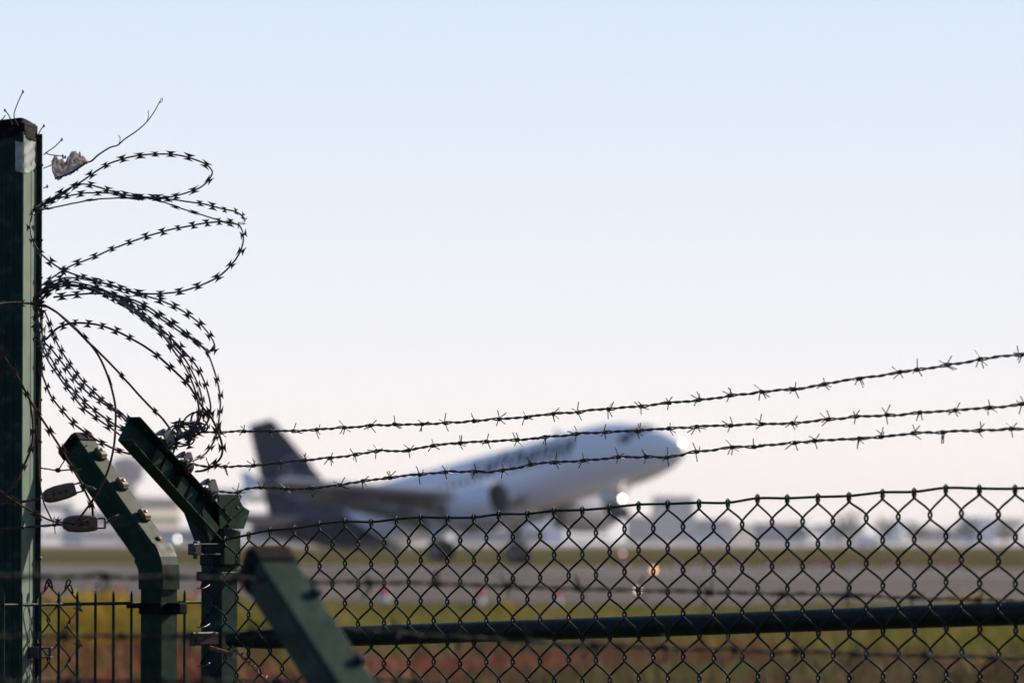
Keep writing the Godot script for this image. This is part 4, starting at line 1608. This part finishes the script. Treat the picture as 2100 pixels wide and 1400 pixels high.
func barbed_wires() -> void:
	var me := []
	for i in 14: me.append(barb_mesh(100 + i, .9))
	var dep := func(px): return fence_depth(px) + .012
	var w1 := [[352, 888], [380, 886], [440, 886], [500, 885], [600, 883], [700, 877], [800, 871], [900, 868], [1000, 861], [1100, 853], [1200, 843], [1250, 838], [1350, 829], [1450, 818], [1550, 805], [1650, 795], [1750, 778], [1850, 763], [1950, 747], [2050, 732], [2130, 722]]
	var w2 := [[398, 952], [430, 957], [480, 956], [520, 955], [576, 949], [628, 943], [676, 939], [727, 932], [772, 925], [834, 923], [886, 914], [940, 908], [1000, 905], [1060, 902], [1130, 896], [1181, 891], [1243, 886], [1310, 883], [1372, 879], [1428, 875], [1557, 869], [1627, 867], [1701, 860], [1757, 854], [1822, 852], [1890, 847], [1955, 841], [2031, 836], [2130, 825]]
	var w3 := [[436, 1004], [450, 1007], [480, 1010], [505, 1003], [534, 1000], [586, 1002], [638, 1001], [693, 995], [742, 987], [802, 979], [859, 973], [913, 968], [975, 966], [1001, 968], [1032, 965], [1086, 954], [1138, 947], [1197, 945], [1269, 938], [1325, 937], [1367, 938], [1427, 927], [1470, 922], [1501, 917], [1549, 915], [1627, 908], [1669, 904], [1757, 899], [1807, 896], [1875, 888], [1934, 886], [2008, 882], [2130, 878]]
	barbed("barbed_wire", "topmost barbed wire strung from the highest tensioner above the fence", px_path(w1, dep), PackedFloat32Array([395, 452, 501, 554, 602, 650, 705, 758, 809, 864, 914, 971, 1024, 1078, 1134, 1187, 1247, 1316, 1372, 1434, 1497, 1560, 1630, 1690, 1765, 1845, 1883, 1940, 2010, 2095]), M.steel, "", me)
	barbed("barbed_wire", "middle barbed wire strung from the second tensioner above the fence", px_path(w2, dep), PackedFloat32Array([430, 462, 520, 574, 624, 677, 728, 772, 836, 889, 942, 996, 1062, 1118, 1182, 1242, 1308, 1372, 1428, 1497, 1560, 1625, 1700, 1757, 1820, 1888, 1960, 2031, 2095]), M.steel, "", me)
	barbed("barbed_wire", "lowest of the barbed wires above the fence, tied to the bottom tensioner", px_path(w3, dep), PackedFloat32Array([489, 534, 587, 639, 697, 745, 801, 860, 915, 976, 1032, 1086, 1138, 1197, 1269, 1326, 1367, 1427, 1503, 1548, 1627, 1670, 1765, 1807, 1875, 1935, 2010, 2075]), M.steel, "", me)
	var dl := func(px): return 9.34
	barbed("barbed_wire", "short barbed wire ending at the level insulator beside the tall post", px_path([[-40, 1085], [20, 1083], [80, 1079], [127, 1076]], dl), PackedFloat32Array([45, 110]), M.steel, "", me)
	barbed("barbed_wire", "short dark wire ending at the tilted insulator beside the tall post", px_path([[-40, 1037], [10, 1034], [50, 1028], [90, 1018]], dl), PackedFloat32Array([-10]), M.steel, "", me)

# ---------------------------------------------------------------- razor wire
func razor_barb(seed_: int) -> ArrayMesh:
	var g := RandomNumberGenerator.new()
	g.seed = seed_
	var s := Shape.new()
	var k := func(): return g.randf_range(.88, 1.12)
	var out := PackedVector2Array([Vector2(.0024, .0018), Vector2(.0128 * k.call(), .0086 * k.call()), Vector2(.0058, .0078), Vector2(-.0058, .0078), Vector2(-.0128 * k.call(), .0086 * k.call()), Vector2(-.0024, .0018),
		Vector2(-.0024, -.0018), Vector2(-.0128 * k.call(), -.0086 * k.call()), Vector2(-.0058, -.0078), Vector2(.0058, -.0078), Vector2(.0128 * k.call(), -.0086 * k.call()), Vector2(.0024, -.0018)])
	var w := PackedVector3Array()
	var bend := g.randf_range(-.25, .25)
	for q in out: w.append(Vector3(q.x, q.y, absf(q.y) * bend))
	s.plate(w, out, Vector3(0, 0, 1), .0006)
	return s.mesh()

func razor(o: Node3D, q: Array, sx: float, sy: float, ox: float, oy: float, d0: float, d1: float, bulge: float, mtl: Material, meshes: Array, space: float, roll: float, thick := .0017, skip := 0.05) -> void:
	var path := PackedVector3Array()
	var n := q.size()
	for i in n:
		var t := float(i) / (n - 1)
		path.append(P(q[i][0] / sx + ox, q[i][1] / sy + oy, lerpf(d0, d1, t) + bulge * sin(PI * t)) - o.position)
	var pts := curve(path, .006)
	var s := Shape.new()
	var wob := FastNoiseLite.new()
	wob.seed = int(q[0][0] * 7 + q[1][1])
	wob.frequency = .05
	for i in pts.size(): pts[i] += Vector3(0, wob.get_noise_1d(i), wob.get_noise_1d(i + 300)) * .002
	s.tube(pts, thick, 6)
	put("wire", s, mtl, o)
	if space <= 0.0: return
	var m := pts.size()
	var acc := space * rng.randf()
	var ang := roll
	for i in range(1, m - 1):
		acc += pts[i].distance_to(pts[i - 1])
		if acc < space: continue
		acc = rng.randf_range(-.003, .003)
		if rng.randf() < skip: continue
		var t := (pts[i + 1] - pts[i - 1]).normalized()
		var v := t.cross(Vector3(0, 0, 1)).normalized()
		ang += rng.randf_range(-.15, .15)
		var b := Basis(t, v, t.cross(v)).rotated(t, ang) * Basis.from_scale(Vector3.ONE * rng.randf_range(.68, .95))
		put("barb", meshes[rng.randi() % meshes.size()], mtl, o, Transform3D(b, pts[i] + v * rng.randf_range(-.0006, .0006)))

func razor_wires() -> void:
	var me := []
	for i in 8: me.append(razor_barb(300 + i))
	var z := 3.889
	var tie := P(75, 500, 9.36)
	var a := thing("razor_wire_coil", "open grey razor wire loops springing out at the top of the tall post", "razor wire", "", tie)
	var A := [[262, 600], [330, 545], [420, 492], [520, 430], [610, 382], [700, 320], [790, 258], [880, 212], [980, 180], [1080, 156], [1200, 141], [1330, 138], [1450, 152], [1550, 183], [1640, 222], [1690, 272], [1682, 315], [1640, 370], [1570, 418], [1470, 452], [1370, 475], [1250, 485], [1120, 480], [1000, 463], [880, 435], [780, 405], [690, 383], [600, 385], [500, 452], [400, 512], [300, 572], [262, 612]]
	razor(a, A, z, z, 0, 280, 9.36, 9.36, -.10, M.razor, me, .031, .65)
	var B := [[262, 605], [330, 552], [420, 503], [520, 478], [640, 457], [760, 451], [880, 456], [1000, 470], [1120, 481], [1250, 487], [1400, 502], [1550, 526], [1700, 556], [1800, 582], [1890, 608], [1948, 650], [1945, 682], [1900, 702]]
	razor(a, B, z, z, 0, 280, 9.36, 9.25, .16, M.razor, me, .031, .6)
	var C := [[300, 592], [400, 567], [550, 537], [700, 512], [850, 496], [1000, 488], [1150, 491], [1250, 510], [1370, 545], [1500, 590], [1620, 628], [1720, 662], [1800, 682], [1880, 698]]
	razor(a, C, z, z, 0, 280, 9.36, 9.25, -.08, M.razor, me, .033, 1.35, .0015, .35)
	var D := [[1900, 700], [1930, 750], [1941, 812], [1925, 890], [1890, 960], [1840, 1022], [1770, 1090], [1690, 1140], [1590, 1187], [1480, 1225], [1370, 1246], [1230, 1255], [1100, 1246], [980, 1222], [860, 1180], [740, 1142], [620, 1110], [500, 1066], [400, 1000], [330, 938], [280, 870], [250, 800], [238, 720], [246, 650], [268, 602]]
	razor(a, D, z, z, 0, 280, 9.25, 9.34, -.12, M.razor, me, .034, .45)
	var E := [[330, 1185], [400, 1130], [480, 1080], [560, 1032], [680, 985], [800, 935], [920, 882], [1040, 836], [1170, 792], [1300, 756], [1430, 725], [1560, 702], [1680, 686], [1780, 682], [1880, 697], [1905, 715]]
	razor(a, E, z, z, 0, 280, 9.36, 9.25, .12, M.razor, me, .033, .55)
	z = 3.5
	var b := thing("razor_wire_coil", "bundled grey razor wire loops between the tall post and the channel shaped arm", "razor wire", "", P(75, 640, 9.36))
	var G := [
		[[[250, 185], [330, 92], [430, 42], [520, 31], [650, 50], [800, 86], [950, 140], [1100, 180], [1250, 240], [1370, 310], [1460, 390], [1520, 470], [1540, 530], [1520, 556], [1480, 545], [1380, 470], [1280, 385], [1150, 300], [1000, 212], [850, 162], [700, 146], [560, 152], [380, 172]], .10, .2],
		[[[250, 200], [320, 112], [450, 62], [600, 76], [750, 122], [900, 182], [1050, 262], [1180, 345], [1290, 420], [1400, 492], [1480, 562], [1530, 680], [1565, 800], [1580, 920], [1572, 1030], [1555, 1150], [1520, 1230], [1470, 1300], [1400, 1336], [1340, 1346]], .05, .1],
		[[[255, 210], [330, 122], [450, 78], [600, 92], [800, 152], [950, 242], [1080, 342], [1200, 442], [1300, 542], [1390, 642], [1450, 742], [1490, 852], [1510, 962], [1490, 1062], [1430, 1122], [1340, 1162], [1230, 1192]], -.04, .3],
		[[[260, 222], [350, 132], [500, 86], [700, 132], [850, 192], [960, 262], [1060, 342], [1170, 442], [1260, 542], [1340, 642], [1400, 752], [1440, 862], [1452, 962], [1430, 1052], [1380, 1132], [1300, 1182], [1220, 1222]], -.09, -.1],
		[[[260, 232], [400, 102], [600, 102], [750, 152], [870, 217], [980, 292], [1080, 372], [1180, 462], [1250, 562], [1320, 662], [1370, 762], [1410, 882], [1425, 1002], [1400, 1092], [1330, 1152], [1220, 1202]], -.13, .15],
		[[[250, 190], [280, 300], [310, 262], [350, 352], [400, 482], [460, 592], [520, 682], [590, 772], [670, 852], [760, 932], [870, 1012], [960, 1082], [1050, 1130]], .08, .3],
		[[[262, 240], [280, 400], [310, 482], [380, 562], [450, 652], [530, 762], [620, 852], [720, 922], [850, 1012], [940, 1090], [1010, 1140]], .02, .1],
		[[[270, 300], [290, 460], [312, 532], [370, 622], [430, 722], [500, 812], [600, 922], [700, 1002], [800, 1072], [890, 1122], [980, 1160]], -.05, .5],
		[[[275, 320], [285, 470], [300, 542], [350, 642], [420, 742], [500, 852], [590, 962], [690, 1042], [790, 1112], [890, 1186]], -.10, -.2]]
	for q in G: razor(b, q[0], z, z, 0, 560, 9.36, 9.08 if q[0][q[0].size() - 1][0] > 800 else 9.34, q[1], M.razor, me, .029, q[2] + .3, .0019)
	# loose windings round the tie point
	for k in 4:
		var w := []
		for i in 22:
			var an := i * .62 + k
			w.append([268 + 32 * cos(an) + rng.randf_range(-6, 6), 175 + 15.0 * i + 8 * sin(an)])
		razor(b, w, z, z, 0, 560, 9.33 + .01 * k, 9.36, .02, M.razor, me, .030, k * .7)
	for k in 5:
		var w := []
		var cx := 1290.0 + 34.0 * k
		var cy := 1195.0 - 22.0 * k
		for i in 15:
			var an := i * .55 + k * 1.3
			w.append([cx + (120.0 - 12.0 * k) * cos(an) * .9 + rng.randf_range(-8, 8), cy + 62.0 * sin(an) - 5.0 * i + rng.randf_range(-6, 6)])
		razor(b, w, z, z, 0, 560, 9.09, 9.14, .03, M.razor, me, .030, k * .5)
	var c := thing("razor_wire_coil", "rusty red brown razor wire strands hanging loose round the bent post", "razor wire", "", P(75, 760, 9.33))
	razor(c, [[290, 460], [330, 470], [400, 402], [500, 361], [600, 356], [720, 376], [830, 411], [930, 461], [1040, 531], [1150, 611], [1250, 701], [1340, 790], [1400, 880], [1450, 960], [1510, 1030], [1560, 1130], [1592, 1230], [1588, 1310], [1540, 1372], [1480, 1410], [1400, 1425]], z, z, 0, 560, 9.33, 9.10, -.12, M.rust, me, .034, .2, .0022)
	razor(c, [[230, 215], [310, 232], [390, 272], [480, 342], [560, 412], [640, 500], [700, 560], [800, 660], [900, 770], [1000, 880], [1080, 962], [1170, 1052], [1230, 1140], [1262, 1210], [1240, 1290]], z, z, 0, 560, 9.33, 9.10, .04, M.rust, me, .11, .6, .0022)
	razor(c, [[310, 225], [400, 275], [480, 350], [565, 425], [650, 515], [710, 602], [760, 712], [800, 832], [826, 962], [826, 1100], [815, 1240], [780, 1392], [735, 1500], [670, 1620], [610, 1700], [560, 1770], [510, 1810]], z, z, 0, 560, 9.32, 9.30, -.05, M.rust, me, .10, 1.2, .0022)
	razor(c, [[290, 600], [300, 720], [322, 782], [362, 882], [440, 982], [530, 1082], [640, 1162], [740, 1222], [850, 1272], [960, 1302], [1030, 1322]], z, z, 0, 560, 9.33, 9.16, -.06, M.rust, me, .033, .3, .0020)
	razor(c, [[-40, 500], [0, 560], [60, 650], [120, 740], [170, 830], [210, 910], [260, 990], [320, 1082], [390, 1190], [460, 1302], [520, 1402], [570, 1490], [620, 1590], [655, 1665], [665, 1740]], z, z, 0, 560, 9.22, 9.30, -.02, M.rust, me, .040, .5, .0025, .25)
	razor(c, [[300, 560], [292, 700], [282, 850], [276, 1000], [272, 1200], [274, 1390], [285, 1520], [310, 1640], [340, 1710], [375, 1780]], z, z, 0, 560, 9.30, 9.30, -.03, M.rust, me, .07, .9, .0016, .3)
	razor(c, [[210, 905], [230, 1050], [232, 1170], [212, 1280], [160, 1400], [110, 1500], [50, 1570], [-20, 1625]], z, z, 0, 560, 9.26, 9.22, -.02, M.rust, me, .034, .4, .0024)
	razor(c, [[-40, 1540], [0, 1565], [60, 1610], [120, 1650], [210, 1700], [300, 1745], [380, 1780], [450, 1790], [560, 1795], [640, 1770]], z, z, 0, 560, 9.22, 9.27, -.02, M.rust, me, .045, .2, .0020)
	razor(c, [[-60, 225], [0, 222], [80, 211], [170, 214], [235, 218], [300, 228]], z, z, 0, 560, 9.24, 9.33, 0.0, M.rust, me, .036, .1, .0024)

func twigs() -> void:
	var at := P(175, 330, 9.33)
	var o := thing("dry_twig", "long thin dry twig rising from the razor wire beside the tall post", "twig", "", at)
	var s := Shape.new()
	var q := PackedVector3Array()
	for p in [[112, 366], [125, 362], [150, 351], [175, 334], [187, 330], [200, 318], [225, 302], [240, 298], [255, 285], [280, 268], [300, 250], [315, 230], [325, 212], [330, 202]]: q.append(P(p[0], p[1], 9.33 - (p[0] - 112) * .0002) - at)
	var c := curve(q, .006)
	var r := PackedFloat32Array()
	for i in c.size(): r.append(lerpf(.0022, .0008, float(i) / c.size()))
	s.tube(c, r, 6)
	put("stem", s, M.twig, o)
	for b in [[[243, 296], [246, 284], [241, 275]], [[300, 250], [304, 238], [303, 226]], [[325, 212], [333, 206], [331, 199]]]:
		s = Shape.new()
		var w := PackedVector3Array()
		for p in b: w.append(P(p[0], p[1], 9.31) - at)
		s.tube(curve(w, .004), .0007, 5)
		put("side_shoot", s, M.twig, o)
	at = P(28, 240, 9.38)
	o = thing("dry_twig", "short budded dry twigs sticking up behind the black post cap", "twig", "", at)
	for b in [[[37, 258], [28, 240], [30, 225], [38, 205], [46, 188]], [[24, 256], [18, 238], [9, 226]], [[10, 236], [4, 244], [-6, 250]], [[78, 275], [84, 264], [89, 258]], [[88, 318], [98, 310], [112, 300], [126, 286]], [[92, 312], [98, 316], [110, 318], [128, 320]], [[88, 345], [105, 338], [120, 330], [133, 322]], [[88, 386], [96, 382]]]:
		s = Shape.new()
		var w := PackedVector3Array()
		for p in b: w.append(P(p[0], p[1], 9.42) - at)
		s.tube(curve(w, .004), .0011, 5)
		var e := w[w.size() - 1]
		s.ball(e, Vector3(.002, .0035, .002), 6)
		put("stem", s, M.twig, o)
	# scrap of grey plastic caught on the twig
	s = Shape.new()
	var rings := []
	var edge_top := [[104, 330], [112, 322], [122, 330], [132, 334], [140, 322], [150, 315], [163, 317], [172, 324], [178, 332]]
	var edge_low := [[106, 352], [112, 363], [118, 369], [128, 362], [138, 358], [148, 352], [158, 347], [168, 340], [178, 334]]
	var g := FastNoiseLite.new()
	g.seed = 9
	g.frequency = .09
	for i in edge_top.size() * 3 - 2:
		var k := i / 3
		var t := (i % 3) / 3.0
		var k2 := mini(k + 1, edge_top.size() - 1)
		var a := Vector2(edge_top[k][0], edge_top[k][1]).lerp(Vector2(edge_top[k2][0], edge_top[k2][1]), t)
		var b := Vector2(edge_low[k][0], edge_low[k][1]).lerp(Vector2(edge_low[k2][0], edge_low[k2][1]), t)
		var ring := PackedVector3Array()
		for j in 12:
			var p := a.lerp(b, j / 11.0)
			if j == 0 or j == 11: p += Vector2(0, (-1.0 if j == 0 else .6) * (absf(g.get_noise_1d(i * 9.0)) * 14.0))
			ring.append(P(p.x, p.y, 9.33 + .012 * sin(PI * j / 11.0) + .02 * g.get_noise_2d(p.x * 1.4, p.y * 1.4)))
		rings.append(ring)
	s.skin(rings, false)
	tag(put("plastic_scrap", s, M.scrap, self), "torn grey plastic scrap caught on the long dry twig", "plastic scrap")

# ---------------------------------------------------------------- the nearer fence, out of focus
func front_fence() -> void:
	var nh := Vector3(-.5, 0, -.866)
	var g := Vector3(.866, 0, -.5)
	var ph := deg_to_rad(55.2)
	var ax := nh * sin(ph) + Vector3.UP * cos(ph)
	var nn := Vector3.UP * sin(ph) - nh * cos(ph)
	var tip := P(549, 1170, 5.4)
	var bend := tip - ax * .46
	var at := Vector3(bend.x, 0, bend.z)
	var o := thing("front_post", "blurred green post arm with a black end cap in front of the chain link", "post", "", at)
	var s := Shape.new()
	sweep(s, PackedVector3Array([Vector3.ZERO, Vector3(0, bend.y, 0), tip - at]), g, .0255, .0225, .004)
	put("post", s, M.green, o)
	s = Shape.new()
	sweep(s, PackedVector3Array([tip - at - ax * .012, tip - at + ax * .012]), g, .028, .025, .006)
	put("end_cap", s, M.cap, o)
	for t in [.075, .20]:
		s = Shape.new()
		var q: Vector3 = tip - at - ax * t + nn * .0225 + g * .021
		s.box(q + nn * .003, ax * .007, g * .005, nn * .004, .002)
		put("wire_clip", s, M.steel, o)
	var me := []
	for i in 6: me.append(barb_mesh(200 + i))
	var dep := func(px): return 5.4 + .5 * ((px - 628.0) / F * 5.4) / .84 - .02
	var barbs := PackedFloat32Array()
	var wires := [
		[[[-80, 1181], [100, 1182], [330, 1184], [500, 1187], [628, 1191], [800, 1194], [1000, 1201], [1250, 1208], [1500, 1214], [1800, 1223], [2180, 1236]], "upper blurred barbed wire tied to the black capped front arm"],
		[[[-80, 1306], [200, 1304], [400, 1303], [550, 1297], [692, 1290], [850, 1301], [1000, 1311], [1150, 1320], [1400, 1329], [1650, 1337], [2180, 1352]], "middle blurred barbed wire tied to the black capped front arm"],
		[[[-80, 1396], [200, 1398], [500, 1397], [765, 1392], [1000, 1410], [1500, 1432], [2180, 1450]], "lowest blurred barbed wire tied to the black capped front arm"]]
	for k in 3:
		barbs = PackedFloat32Array()
		var x := -60.0 + 37.0 * k
		while x < 2150.0:
			barbs.append(x + rng.randf_range(-16, 16))
			x += 138.0
		barbed("front_barbed_wire", wires[k][1], px_path(wires[k][0], dep), barbs, M.dark_steel, "", me, 1.0)
